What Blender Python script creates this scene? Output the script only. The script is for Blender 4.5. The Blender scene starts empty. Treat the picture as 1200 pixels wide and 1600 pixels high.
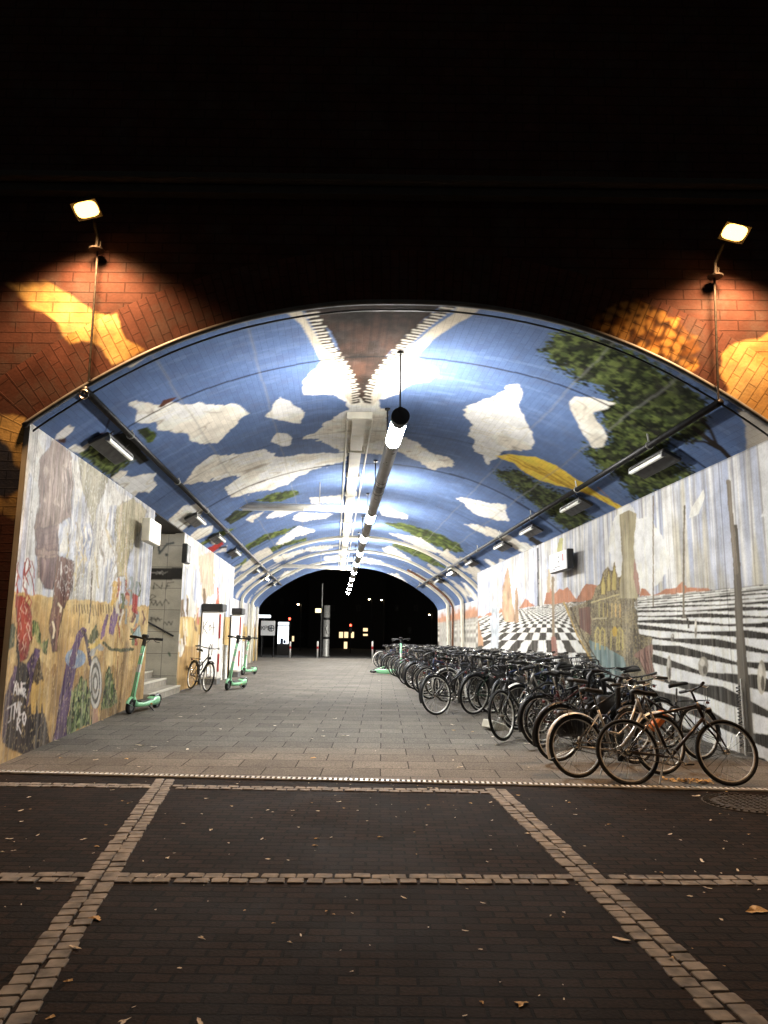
import bpy, math, random
import numpy as np
from mathutils import Vector, Matrix
random.seed(7); RNG = np.random.default_rng(7)
S = bpy.context.scene; COL = S.collection
PI = math.pi
# ------------------------------------------------------------------ survey of the place
F = 1155.; ROLL = .012; PITCH = math.radians(9.72); EYE = 1.4
AX = -.064; YM = 8.31; U0 = .22; YF = 42.0          # tunnel axis skew, mouth, crown line, far mouth
WL = -4.13; WR = 4.6                                # cladding planes (u)
def ray(x, y):
    dx, dy = x-600, y-800; c, s = math.cos(ROLL), math.sin(ROLL)
    X = (dx*c+dy*s)/F; Y = (-dx*s+dy*c)/F
    return (X, math.cos(PITCH)+Y*math.sin(PITCH), math.sin(PITCH)-Y*math.cos(PITCH))
def project(P):
    X, d, z = P[..., 0], P[..., 1], P[..., 2]-EYE
    dep = np.maximum(d*math.cos(PITCH)+z*math.sin(PITCH), .2); up = -d*math.sin(PITCH)+z*math.cos(PITCH)
    x = F*X/dep; y = -F*up/dep; c, s = math.cos(ROLL), math.sin(ROLL)
    return 600+x*c-y*s, 800+x*s+y*c
def gz(Y): return .14*min(1, max(0, (Y-8.1)/5.4))   # the paving climbs a little into the tunnel
def gnd(x, y):
    v = ray(x, y); z = 0.
    for _ in range(12):
        t = (z-EYE)/v[2]; z = gz(v[1]*t)
    return v[0]*t, v[1]*t, z
def onY(x, y, Y):
    v = ray(x, y); t = Y/v[1]; return v[0]*t, EYE+v[2]*t
def onwall(x, y, u):
    v = ray(x, y); t = (u-AX*YM)/(v[0]-AX*v[1]); return v[1]*t, EYE+v[2]*t
def T(u, Y, z): return (u+AX*(Y-YM), Y, z)
PROF = [(0, 5.37), (.56, 5.36), (1.0, 5.315), (1.44, 5.24), (1.9, 5.13), (2.28, 5.01), (2.7, 4.845), (3.08, 4.66), (3.45, 4.45), (3.8, 4.23), (4.1, 4.02), (4.41, 3.79), (4.75, 3.49), (4.95, 3.24), (5.04, 3.0)]
def profile(n):
    a = np.array(PROF); a = np.vstack([a[::-1]*[-1, 1], a[1:]])
    d = np.r_[0, np.cumsum(np.hypot(*np.diff(a, axis=0).T))]
    t = np.linspace(0, d[-1], n)
    # gentle smoothing of the polyline
    fine = np.linspace(0, d[-1], 2000); X = np.interp(fine, d, a[:, 0]); Z = np.interp(fine, d, a[:, 1])
    k = np.hanning(121); k /= k.sum()
    def sm(v, lo, hi):
        w = np.r_[2*v[0]-v[60:0:-1], v, 2*v[-1]-v[-2:-62:-1]]; return np.convolve(w, k, 'valid')
    X = sm(X, 0, 0); Z = sm(Z, 0, 0)
    return np.interp(t, fine, X)+U0, np.interp(t, fine, Z), t
# ------------------------------------------------------------------ noise and paint
_H = RNG.random((256, 256))
def vn(x, y):
    xi = np.floor(x).astype(int); yi = np.floor(y).astype(int); fx = x-xi; fy = y-yi
    fx = fx*fx*(3-2*fx); fy = fy*fy*(3-2*fy)
    g = lambda i, j: _H[i & 255, j & 255]
    return (g(xi, yi)*(1-fx)+g(xi+1, yi)*fx)*(1-fy)+(g(xi, yi+1)*(1-fx)+g(xi+1, yi+1)*fx)*fy
def fbm(x, y, o=4):
    s = 0; a = .5; n = 0
    for i in range(o):
        s = s+a*vn(x*2**i+17*i, y*2**i+31*i); n += a; a *= .5
    return s/n
def lin(c):
    c = np.asarray(c, float)/255.
    return np.where(c <= .04045, c/12.92, ((c+.055)/1.055)**2.4)
class Paint:
    "paint put on a wall: colour per point of the surface, shapes located on the wall through the survey"
    def __init__(s, P, base, sx, sy):
        s.x, s.y = project(P); s.sx, s.sy = sx, sy
        s.c = np.tile(lin(base), (len(s.x), 1)); s.amp = 3.0; s.lines = 0
        s.ragged = 0.; s.hx = fbm(s.sx*26, s.sy*26, 2)-.5; s.hy = fbm(s.sx*26+31, s.sy*26+7, 2)-.5
        s.nx = fbm(s.sx*5, s.sy*5, 4)-.5; s.ny = fbm(s.sx*5+50, s.sy*5+9, 4)-.5
    def inside(s, pts, amp=None):
        a = s.amp if amp is None else amp
        X = s.x+(s.nx+s.hx*s.ragged)*4*a; Y = s.y+(s.ny+s.hy*s.ragged)*4*a
        p = np.array(pts, float); m = np.zeros(len(X), bool)
        lo = p.min(0)-3*a-1; hi = p.max(0)+3*a+1
        k = np.where((s.x > lo[0]) & (s.x < hi[0]) & (s.y > lo[1]) & (s.y < hi[1]))[0]
        X = X[k]; Y = Y[k]; r = np.zeros(len(k), bool); q = np.roll(p, 1, 0)
        for (x1, y1), (x2, y2) in zip(p, q):
            if y1 == y2: continue
            r ^= ((y1 > Y) != (y2 > Y)) & (X < (x2-x1)*(Y-y1)/(y2-y1)+x1)
        m[k] = r; return m
    def put(s, m, col, var=.12, a=1.):
        c = lin(col)
        n = (fbm(s.sx[m]*3+7, s.sy[m]*3, 4)-.5)*2*var*2
        s.c[m] = s.c[m]*(1-a)+(c*(1+n[:, None]))*a
    def poly(s, pts, col, amp=None, var=.12, a=1.): s.put(s.inside(pts, amp), col, var, a)
    def mottle(s, pts, cols, scale=(9, 9), amp=None, a=1.):
        m = s.inside(pts, amp); s.mm(m, cols, scale, a)
        if s.lines: s.outline(pts, .5, s.lines, s.amp if amp is None else amp)
    def mm(s, m, cols, scale=(9, 9), a=1.):
        n = fbm(s.sx[m]*scale[0]+3, s.sy[m]*scale[1]+5, 4)
        n = np.clip((n-.28)/.44, 0, .999)*(len(cols)-1)
        i = n.astype(int); f = (n-i)[:, None]; C = np.array([lin(c) for c in cols])
        s.c[m] = s.c[m]*(1-a)+a*(C[i]*(1-f)+C[np.minimum(i+1, len(cols)-1)]*f)
    def cloud(s, pts, amp=None, white=(252, 250, 242)):
        m = s.inside(pts, amp)
        n = fbm(s.sx[m]*.9+1.6*fbm(s.sx[m]*1.3, s.sy[m]*1.3, 2), s.sy[m]*1.5+3, 2)
        r = np.abs((n*7) % 1-.5)*2                      # painted folds
        fold = np.clip((r-.8)/.2, 0, 1)*np.clip((fbm(s.sx[m]*3, s.sy[m]*3, 3)-.4)*6, 0, 1)
        wash = np.clip((fbm(s.sx[m]*1.6+9, s.sy[m]*1.6, 4)-.42)*4, 0, 1)
        c = lin(white)*(1-.2*wash[:, None]*np.array([.8, 1., 1.25]))
        s.c[m] = c*(1-fold[:, None]*.62)+lin((120, 98, 70))*fold[:, None]*.62
    def outline(s, pts, k=.45, w=1.2, amp=1.5):
        X = s.x+s.nx*4*amp; Y = s.y+s.ny*4*amp; p = np.array(pts); lo = p.min(0)-8; hi = p.max(0)+8
        kk = np.where((s.x > lo[0]) & (s.x < hi[0]) & (s.y > lo[1]) & (s.y < hi[1]))[0]; X = X[kk]; Y = Y[kk]; d = np.full(len(kk), 1e9); q = list(pts)+[pts[0]]
        for (x1, y1), (x2, y2) in zip(q[:-1], q[1:]):
            L = (x2-x1)**2+(y2-y1)**2+1e-9; t = np.clip(((X-x1)*(x2-x1)+(Y-y1)*(y2-y1))/L, 0, 1)
            d = np.minimum(d, np.hypot(X-x1-t*(x2-x1), Y-y1-t*(y2-y1)))
        g = (d < w/2) & (s.nx[kk] > -.12); s.c[kk[g]] *= k
    def stroke(s, pts, w, col, amp=0., a=1., var=.1):
        X = s.x+s.nx*4*amp; Y = s.y+s.ny*4*amp; d = np.full(len(X), 1e9)
        for (x1, y1), (x2, y2) in zip(pts[:-1], pts[1:]):
            L = (x2-x1)**2+(y2-y1)**2+1e-9
            t = np.clip(((X-x1)*(x2-x1)+(Y-y1)*(y2-y1))/L, 0, 1)
            d = np.minimum(d, np.hypot(X-x1-t*(x2-x1), Y-y1-t*(y2-y1)))
        s.put(d < w/2, col, var, a)
    def ell(s, cx, cy, rx, ry, col, amp=None, a=1., var=.15):
        m = ((s.x-cx+s.nx*(amp or 0))/rx)**2+((s.y-cy+s.ny*(amp or 0))/ry)**2 < 1; s.put(m, col, var, a)
def Z(sc, ox, oy, pts): return [(ox+x/sc, oy+y/sc) for x, y in pts]
# ------------------------------------------------------------------ mesh helpers
class MB:
    def __init__(s): s.v = []; s.f = []
    def add(s, v, f):
        o = len(s.v); s.v += [tuple(p) for p in v]; s.f += [tuple(i+o for i in q) for q in f]
    def box(s, c, d, R=None, bev=0.):
        x, y, z = d[0]/2, d[1]/2, d[2]/2
        if bev:
            b = bev; v = []; f = []
            for zz, k in ((-z, b), (-z+b, 0), (z-b, 0), (z, b)):
                X, Y = x-k, y-k; e = b if k == 0 else b*.4
                v += [(-X+e, -Y, zz), (X-e, -Y, zz), (X, -Y+e, zz), (X, Y-e, zz), (X-e, Y, zz), (-X+e, Y, zz), (-X, Y-e, zz), (-X, -Y+e, zz)]
            for r in range(3):
                for i in range(8):
                    j = (i+1) % 8; f.append((r*8+i, r*8+j, r*8+8+j, r*8+8+i))
            f += [tuple(range(7, -1, -1)), tuple(range(24, 32))]
        else:
            v = [(-x, -y, -z), (x, -y, -z), (x, y, -z), (-x, y, -z), (-x, -y, z), (x, -y, z), (x, y, z), (-x, y, z)]
            f = [(3, 2, 1, 0), (4, 5, 6, 7), (0, 1, 5, 4), (1, 2, 6, 5), (2, 3, 7, 6), (3, 0, 4, 7)]
        R = R or Matrix.Identity(3); c = Vector(c)
        s.add([R @ Vector(p)+c for p in v], f); return s
    def tube(s, pts, r, n=8, closed=False, cap=True):
        P = [Vector(p) for p in pts]; m = len(P); rr = r if hasattr(r, '__len__') else [r]*m
        tan = [((P[(i+1) % m]-P[i-1]) if closed else (P[min(i+1, m-1)]-P[max(i-1, 0)])).normalized() for i in range(m)]
        up = Vector((0, 0, 1)) if abs(tan[0].z) < .9 else Vector((1, 0, 0))
        a = tan[0].cross(up).normalized(); v = []
        for i in range(m):
            a = (a-tan[i]*a.dot(tan[i])).normalized(); b = tan[i].cross(a)
            for k in range(n):
                t = 2*PI*k/n; v.append(P[i]+(a*math.cos(t)+b*math.sin(t))*rr[i])
        f = []
        for i in range(m if closed else m-1):
            j = (i+1) % m
            for k in range(n):
                l = (k+1) % n; f.append((i*n+k, i*n+l, j*n+l, j*n+k))
        if not closed and cap: f += [tuple(range(n-1, -1, -1)), tuple((m-1)*n+k for k in range(n))]
        s.add(v, f); return s
    def ring(s, c, R, r, n=36, k=8, ax='y', sq=1.):
        pts = []
        for i in range(n):
            t = 2*PI*i/n; p = (math.cos(t)*R, 0, math.sin(t)*R) if ax == 'y' else (math.cos(t)*R, math.sin(t)*R, 0)
            pts.append(Vector(c)+Vector(p))
        return s.tube(pts, r, k, closed=True)
    def lathe(s, prof, n=20, c=(0, 0, 0), M=None):
        v = []; f = []; m = len(prof)
        for r, z in prof:
            for k in range(n): v.append(Vector((r*math.cos(2*PI*k/n), r*math.sin(2*PI*k/n), z)))
        for i in range(m-1):
            for k in range(n):
                l = (k+1) % n; f.append((i*n+k, i*n+l, i*n+n+l, i*n+n+k))
        f += [tuple(range(n-1, -1, -1)), tuple((m-1)*n+k for k in range(n))]
        M = M or Matrix.Identity(3)
        s.add([M @ p+Vector(c) for p in v], f); return s
    def mesh(s, name, mat, smooth=False):
        me = bpy.data.meshes.new(name); me.from_pydata(s.v, [], s.f); me.update()
        if mat: me.materials.append(mat)
        if smooth: me.polygons.foreach_set('use_smooth', [True]*len(me.polygons))
        return me
    def obj(s, name, mat, parent=None, smooth=False): return link(name, s.mesh(name, mat, smooth), parent)
def link(name, me, parent=None):
    o = bpy.data.objects.new(name, me); COL.objects.link(o)
    if parent: o.parent = parent
    return o
def tag(o, label, cat, group=None):
    o['label'] = label; o['category'] = cat
    if group: o['group'] = group
    return o
def thing(name, label, cat, loc=(0, 0, 0), rot=(0, 0, 0), group=None, scale=1.):
    o = bpy.data.objects.new(name, None); COL.objects.link(o); o.empty_display_size = .2
    o.location = loc; o.rotation_euler = rot; o.scale = (scale,)*3
    return tag(o, label, cat, group)
def struct(o): o['kind'] = 'structure'; return o
def copy_tree(o, parent=None):
    c = o.copy(); COL.objects.link(c)
    if parent: c.parent = parent
    for ch in list(o.children): copy_tree(ch, c)
    return c
def grid(name, P, nu, nv, mat, uv=None, col=None, parent=None, flip=False, smooth=True, drop=None):
    "P (nu*nv,3) row-major [iu*nv+iv]"
    me = bpy.data.meshes.new(name); N = nu*nv
    i = np.arange(nu-1)[:, None]*nv+np.arange(nv-1)[None, :]; i = i.ravel()
    q = np.stack([i, i+1, i+nv+1, i+nv], 1)
    if drop is not None: q = q[~drop[q].any(1)]
    if flip: q = q[:, ::-1]
    me.vertices.add(N); me.vertices.foreach_set('co', np.ascontiguousarray(P, dtype=np.float32).ravel())
    nf = len(q); me.loops.add(nf*4); me.loops.foreach_set('vertex_index', q.ravel().astype(np.int32))
    me.polygons.add(nf); me.polygons.foreach_set('loop_start', np.arange(0, nf*4, 4, dtype=np.int32))
    try: me.polygons.foreach_set('loop_total', np.full(nf, 4, dtype=np.int32))
    except Exception: pass
    me.update(calc_edges=True)
    if uv is not None:
        L = me.uv_layers.new(name='UVMap'); L.data.foreach_set('uv', uv[q.ravel()].astype(np.float32).ravel())
    if col is not None:
        g = np.asarray(col).reshape(nu, nv, 3); g = np.concatenate([g[:1], g, g[-1:]], 0); g = .27*g[:-2]+.46*g[1:-1]+.27*g[2:]
        g = np.concatenate([g[:, :1], g, g[:, -1:]], 1); col = (.27*g[:, :-2]+.46*g[:, 1:-1]+.27*g[:, 2:]).reshape(-1, 3)   # wet paint edges
        A = me.color_attributes.new('paint', 'FLOAT_COLOR', 'POINT')
        A.data.foreach_set('color', np.c_[np.clip(col, .004, .85), np.ones(N)].astype(np.float32).ravel())
    me.polygons.foreach_set('use_smooth', [smooth]*nf)
    me.materials.append(mat); me.validate()
    return link(name, me, parent)
# ------------------------------------------------------------------ materials
def nodes(name):
    m = bpy.data.materials.new(name); m.use_nodes = True; nt = m.node_tree
    return m, nt, nt.nodes['Principled BSDF']
def N(nt, t, **k):
    n = nt.nodes.new(t)
    for a, b in k.items():
        if a in n.inputs: n.inputs[a].default_value = b
        else: setattr(n, a, b)
    return n
def mixc(nt, fac, a, b, mode='MIX'):
    n = nt.nodes.new('ShaderNodeMix'); n.data_type = 'RGBA'; n.blend_type = mode
    for sock, v in ((n.inputs[0], fac), (n.inputs[6], a), (n.inputs[7], b)):
        if hasattr(v, 'is_output'): nt.links.new(v, sock)
        elif isinstance(v, (int, float)): sock.default_value = v
        else: sock.default_value = (*v[:3], 1)
    return n.outputs[2]
def ramp(nt, src, stops):
    r = nt.nodes.new('ShaderNodeValToRGB'); e = r.color_ramp.elements
    while len(e) < len(stops): e.new(.5)
    for el, (p, c) in zip(e, stops): el.position = p; el.color = (*((c,)*3 if isinstance(c, (int, float)) else c), 1)
    nt.links.new(src, r.inputs[0]); return r.outputs[0]
def simple(name, col, rough=.5, metal=0., var=.2, scale=8., bump=.0, coat=0.):
    m, nt, b = nodes(name); col = lin(col)
    tc = N(nt, 'ShaderNodeTexCoord'); no = N(nt, 'ShaderNodeTexNoise', Scale=scale, Detail=6.)
    nt.links.new(tc.outputs['Object'], no.inputs['Vector'])
    c = mixc(nt, ramp(nt, no.outputs['Fac'], [(.3, 0.), (.7, 1.)]), col*(1-var), col*(1+var))
    nt.links.new(c, b.inputs['Base Color'])
    b.inputs['Metallic'].default_value = metal
    rr = ramp(nt, no.outputs['Fac'], [(.3, max(0, rough-.1)), (.7, min(1, rough+.12))]); nt.links.new(rr, b.inputs['Roughness'])
    if coat: b.inputs['Coat Weight'].default_value = coat
    if bump:
        bp = N(nt, 'ShaderNodeBump', Strength=bump, Distance=.01); nt.links.new(no.outputs['Fac'], bp.inputs['Height']); nt.links.new(bp.outputs[0], b.inputs['Normal'])
    return m
def emit(name, col, strength):
    m, nt, b = nodes(name); b.inputs['Base Color'].default_value = (.6, .6, .6, 1)
    b.inputs['Emission Color'].default_value = (*col, 1); b.inputs['Emission Strength'].default_value = strength
    return m
def painted(name, bw, rh, mortar=.006, off=.5, depth=.5, rough=.75, streak=0., mort_dark=.35, swap=False, grime=.35, light=0.):
    m, nt, b = nodes(name); at = N(nt, 'ShaderNodeAttribute', attribute_name='paint'); tc = N(nt, 'ShaderNodeTexCoord')
    vec = tc.outputs['UV']
    no = N(nt, 'ShaderNodeTexNoise', Scale=2.3, Detail=8., Roughness=.65); nt.links.new(vec, no.inputs['Vector'])
    n2 = N(nt, 'ShaderNodeTexNoise', Scale=34., Detail=4.); nt.links.new(vec, n2.inputs['Vector'])
    c = mixc(nt, ramp(nt, no.outputs['Fac'], [(.35, grime), (.62, 0.)]), at.outputs['Color'], (.09, .08, .07), 'MULTIPLY')
    c = mixc(nt, ramp(nt, no.outputs['Fac'], [(.3, grime*.45), (.52, 0.)]), c, (.25, .22, .2), 'MIX')
    c = mixc(nt, ramp(nt, n2.outputs['Fac'], [(.25, .2), (.6, 0.)]), c, (.45, .42, .38), 'MULTIPLY')
    if streak:
        mp = N(nt, 'ShaderNodeMapping'); mp.inputs['Scale'].default_value = (14, .35, 1); nt.links.new(vec, mp.inputs['Vector'])
        n3 = N(nt, 'ShaderNodeTexNoise', Scale=1., Detail=6., Roughness=.7); nt.links.new(mp.outputs[0], n3.inputs['Vector'])
        c = mixc(nt, ramp(nt, n3.outputs['Fac'], [(.4, 0.), (.75, streak)]), c, (.62, .6, .56))
        c = mixc(nt, ramp(nt, n3.outputs['Fac'], [(.2, streak), (.42, 0.)]), c, (.3, .28, .25), 'MULTIPLY')
    h = n2.outputs['Fac']
    if bw:
        br = N(nt, 'ShaderNodeTexBrick', Scale=1.); br.offset = off; br.inputs['Brick Width'].default_value = bw; br.inputs['Row Height'].default_value = rh
        br.inputs['Mortar Size'].default_value = mortar; br.inputs['Mortar Smooth'].default_value = .3; br.inputs['Bias'].default_value = 0
        br.inputs['Color1'].default_value = (1, 1, 1, 1); br.inputs['Color2'].default_value = (.86, .86, .86, 1); br.inputs['Mortar'].default_value = (mort_dark,)*3+(1,)
        v2 = vec
        if swap:
            sx = N(nt, 'ShaderNodeSeparateXYZ'); cx = N(nt, 'ShaderNodeCombineXYZ'); nt.links.new(vec, sx.inputs[0])
            nt.links.new(sx.outputs[1], cx.inputs[0]); nt.links.new(sx.outputs[0], cx.inputs[1]); v2 = cx.outputs[0]
        nt.links.new(v2, br.inputs['Vector'])
        c = mixc(nt, .75, c, br.outputs['Color'], 'MULTIPLY')
        h = mixc(nt, .25, br.outputs['Color'], n2.outputs['Fac'])
    nt.links.new(c, b.inputs['Base Color']); b.inputs['Roughness'].default_value = max(rough, .85) if rough > .5 else rough; b.inputs['Specular IOR Level'].default_value = .1 if rough > .5 else .4
    bp = N(nt, 'ShaderNodeBump', Strength=depth, Distance=.012); nt.links.new(h, bp.inputs['Height']); nt.links.new(bp.outputs[0], b.inputs['Normal'])
    return m
def paving(name, c1, c2, mort, bw, rh, msize, rough=(.45, .8), bump=.5, off=.5, rot=0., spec=.4):
    m, nt, b = nodes(name); b.inputs['Specular IOR Level'].default_value = spec; tc = N(nt, 'ShaderNodeTexCoord'); mp = N(nt, 'ShaderNodeMapping'); mp.inputs['Rotation'].default_value = (0, 0, rot)
    nt.links.new(tc.outputs['Object'], mp.inputs['Vector']); vec = mp.outputs[0]
    dn = N(nt, 'ShaderNodeTexNoise', Scale=9., Detail=3.); nt.links.new(vec, dn.inputs['Vector'])
    dv = mixc(nt, .012, vec, dn.outputs['Color'], 'ADD')
    br = N(nt, 'ShaderNodeTexBrick', Scale=1.); br.offset = off; br.inputs['Brick Width'].default_value = bw; br.inputs['Row Height'].default_value = rh
    br.inputs['Mortar Size'].default_value = msize; br.inputs['Mortar Smooth'].default_value = .2; br.inputs['Bias'].default_value = 0.
    br.inputs['Color1'].default_value = (*c1, 1); br.inputs['Color2'].default_value = (*c2, 1); br.inputs['Mortar'].default_value = (*mort, 1)
    nt.links.new(dv, br.inputs['Vector'])
    no = N(nt, 'ShaderNodeTexNoise', Scale=1.1, Detail=8., Roughness=.7); nt.links.new(vec, no.inputs['Vector'])
    n2 = N(nt, 'ShaderNodeTexNoise', Scale=60., Detail=3.); nt.links.new(vec, n2.inputs['Vector'])
    c = mixc(nt, ramp(nt, no.outputs['Fac'], [(.35, .55), (.65, 0.)]), br.outputs['Color'], (.45, .43, .4), 'MULTIPLY')
    c = mixc(nt, ramp(nt, n2.outputs['Fac'], [(.32, .85), (.66, 0.)]), c, (.3, .3, .3), 'MULTIPLY')
    nt.links.new(c, b.inputs['Base Color'])
    nt.links.new(ramp(nt, no.outputs['Fac'], [(.3, rough[0]), (.7, rough[1])]), b.inputs['Roughness'])
    hh = mixc(nt, .35, br.outputs['Fac'], n2.outputs['Fac'])
    bp = N(nt, 'ShaderNodeBump', Strength=bump, Distance=.01); bp.invert = True; nt.links.new(hh, bp.inputs['Height']); nt.links.new(bp.outputs[0], b.inputs['Normal'])
    return m
M = dict(
    vault=painted('painted_vault_brick', .26, .085, .004, depth=.6, grime=.2, mort_dark=.72),
    facade=painted('painted_facade_brick', .42, .13, .009, depth=.9, grime=.5, mort_dark=.42),
    ring=painted('painted_arch_ring_brick', .3, .105, .008, depth=.9, grime=.5, mort_dark=.42, swap=True),
    wall=painted('painted_concrete_panel', 0, 0, depth=.3, streak=.14, grime=.3),
    tile=painted('wall_tile', .5, .5, .008, off=0., depth=.4, rough=.35, grime=.2, mort_dark=.25),
    black=simple('black_powder_coat', (26, 26, 27), .45, 0, .3), tyre=simple('tyre_rubber', (20, 20, 20), .8, 0, .3, 30, .3),
    alu=simple('brushed_aluminium', (232, 230, 224), .4, .25, .15, 20), chrome=simple('worn_chrome', (200, 196, 188), .22, 1., .15, 14),
    steel=simple('galvanised_steel', (150, 150, 146), .5, .6, .25, 10), darksteel=simple('dark_steel', (48, 48, 49), .42, .6, .3, 12),
    white=simple('white_enamel', (225, 224, 218), .4, 0, .06, 5), offwhite=simple('aged_white_paint', (205, 200, 185), .55, 0, .14, 4, .2),
    red=simple('red_trim', (170, 30, 28), .4, 0, .12, 6), mint=simple('mint_green_paint', (142, 208, 160), .35, 0, .08, 6, 0, .3),
    grey=simple('grey_plastic', (105, 106, 106), .5, 0, .2, 9), saddle=simple('black_saddle_vinyl', (24, 23, 22), .5, 0, .3, 14, .2),
    step=simple('concrete_step', (150, 143, 130), .85, 0, .25, 7, .5), sett=simple('granite_sett', (126, 120, 112), .9, 0, .6, 9, .9),
    rust=simple('rusty_pipe', (118, 84, 64), .75, .2, .35, 12, .4), leaf=simple('dry_leaf', (200, 165, 110), .8, 0, .35, 20), scrap=simple('pale_leaf_scrap', (225, 212, 190), .8, 0, .2, 20),
    cork=simple('wooden_crate', (170, 110, 62), .7, 0, .2, 12, .3), iron=simple('cast_iron', (62, 56, 50), .6, .5, .3, 18, .5),
    stone=simple('grey_coping', (70, 66, 60), .8, 0, .25, 6, .5), night=simple('dark_render', (48, 46, 44), .9, 0, .25, 3), asphalt=simple('asphalt', (58, 56, 54), .85, 0, .25, 40, .4),
    rackgreen=simple('dark_green_frame', (38, 62, 50), .35, .1, .15, 8, 0, .5), framered=simple('dark_red_frame', (92, 28, 24), .35, .1, .15, 8, 0, .5),
    frameblue=simple('dark_blue_frame', (34, 48, 82), .35, .1, .15, 8, 0, .5), framegrey=simple('silver_frame', (168, 164, 156), .35, .5, .12, 8, 0, .4),
    frameblack=simple('black_frame', (28, 28, 30), .3, .1, .2, 8, 0, .5), framebrown=simple('bronze_frame', (52, 40, 32), .35, .3, .15, 8, 0, .5), orange=simple('orange_cover', (205, 110, 40), .6, 0, .15, 9),
    lamp=emit('tunnel_lamp_light', (1., .97, .9), 310.), sodium=emit('sodium_lamp_glass', (1., .5, .1), 7.), sidelamp=emit('side_lamp_light', (1., .93, .8), 40.),
    screen=emit('lit_poster', (.85, .93, 1.), 2.6), window=emit('lit_window', (1., .72, .4), 1.2), redlight=emit('red_signal', (1., .06, .03), 8.), yellowsign=emit('lit_yellow_sign', (1., .82, .42), 2.2), farlamp=emit('far_street_lamp', (1., .75, .4), 30.), signface=emit('backlit_sign_face', (1., .98, .95), .22), whitelamp=emit('white_lamp_cover', (1., .94, .82), .9))
M['shade'] = simple('smoked_diffuser', (120, 117, 110), .35, 0, .15, 5)
M['barpaint'] = simple('pale_grey_paint', (212, 208, 198), .5, 0, .15, 5, .2)
glass_tube = simple('opal_tube', (235, 235, 228), .3, 0, .05)
# ------------------------------------------------------------------ ground
def flat(name, x0, x1, ys, mat, zf, dz=0.):
    v = []; f = []
    for y in ys: v += [(x0, y, zf(y)+dz), (x1, y, zf(y)+dz)]
    for i in range(len(ys)-1): f.append((2*i, 2*i+1, 2*i+3, 2*i+2))
    b = MB(); b.add(v, f); return struct(b.obj(name, mat))
M['pavers'] = paving('brick_pavers', (.036, .021, .014), (.012, .008, .0065), (.003, .0026, .0022), .17, .085, .008, (.8, .97), 1., .5, 0, .15)
M['slabs'] = paving('grey_slabs', (.26, .236, .205), (.19, .174, .152), (.05, .046, .04), .62, .42, .007, (.8, .97), .4, .5, 0, .15)
flat('street_ground', -140, 140, [-60, 7], M['asphalt'], lambda y: -.03)
flat('far_street', -140, 140, [46.5, 260], M['asphalt'], lambda y: .10)
def drainY(X): return 7.72-.0625*(X+.6)
b = MB(); b.add([(-30, -6, 0), (30, -6, 0), (30, drainY(30)-.0, 0), (-30, drainY(-30), 0)], [(0, 1, 2, 3)])
# forecourt and tunnel floor meet under the drain
struct(b.obj('forecourt', M['pavers']))
ys = [8.1, 9.4, 10.8, 12.2, 13.5, 20, 30, 42, 47.5]
b = MB(); v = [(-30, drainY(-30)+.0, .004), (30, drainY(30), .004)]; f = []
v = []; n = 0
xs = np.linspace(-30, 30, 25)
rows = [[(x, drainY(x), .0) for x in xs]]+[[(x, max(y, drainY(x)+.02*i), gz(y)) for x in xs] for i, y in enumerate(ys)]
for r in rows: v += r
for i in range(len(rows)-1):
    for j in range(24): f.append((i*25+j, i*25+j+1, i*25+25+j+1, i*25+25+j))
b.add(v, f); o = struct(b.obj('tunnel_floor', M['slabs']))
# drain channel with a toothed grating
b = MB(); x = -5.6
while x < 3.9:
    y = drainY(x); b.box((x, y, .010), (.026, .085, .016)); x += .052
dr = thing('drain_channel', 'toothed metal drain grating across the mouth of the underpass', 'drain')
b.obj('grating', M['alu'], dr)
b = MB()
for s_ in (-1, 1): b.tube([(-5.6, drainY(-5.6)+s_*.055, .008), (3.9, drainY(3.9)+s_*.055, .008)], .012, 6)
b.obj('channel_edge', M['steel'], dr)
# granite sett strips
def rounded_sett(b, c, d, ang):
    R = Matrix.Rotation(ang, 3, 'Z'); x, y, h = d[0]/2, d[1]/2, d[2]; v = []
    n = 12; rs = [random.uniform(.92, 1.04) for _ in range(n)]
    for lev, k in ((0, 1.), (h*.75, 1.), (h, .93)):
        for i in range(n):
            t = 2*PI*(i+.5)/n; cx = math.copysign(abs(math.cos(t))**.2, math.cos(t)); sy = math.copysign(abs(math.sin(t))**.2, math.sin(t))
            v.append(R @ Vector((cx*x*k*rs[i], sy*y*k*rs[i], lev))+Vector(c))
    f = [(l*n+i, l*n+(i+1) % n, l*n+n+(i+1) % n, l*n+n+i) for l in range(2) for i in range(n)]+[tuple(range(2*n, 3*n))]
    b.add(v, f)
def strip(p, q, w, L, rows=2, skip=None):
    b = MB(); p = Vector(p); q = Vector(q); d = (q-p); n = int(d.length/L); d.normalize(); s = Vector((-d.y, d.x)); a = math.atan2(d.y, d.x)
    for r in range(rows):
        off = .5*(r % 2)
        for i in range(n):
            k = p+d*((i+off+random.uniform(-.06, .06))*L)+s*((r-(rows-1)/2)*w/rows+random.uniform(-.006, .006))
            if skip and skip(k): continue
            rounded_sett(b, (k.x, k.y, -.004), (L*random.uniform(.88, .97), w/rows*random.uniform(.86, .95), random.uniform(.010, .015)), a+random.uniform(-.04, .04))
    return struct(b.obj('sett_strip', M['sett']))
G = lambda x, y: Vector(gnd(x, y)[:2])
la, lb, ra, rb = G(258, 1219), G(22, 1578), G(774, 1234), G(1160, 1600)
la2 = lb+(lb-la)*.25; ra2 = rb+(rb-ra)*.25
def near(a, b_, w):
    d = (b_-a).normalized()
    return lambda k: abs((k-a).x*d.y-(k-a).y*d.x) < w and -.1 < (k-a).dot(d) < (b_-a).length
nl, nr = near(la, la2, .105), near(ra, ra2, .105)
strip(la, la2, .20, .095); strip(ra, ra2, .20, .095)
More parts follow.
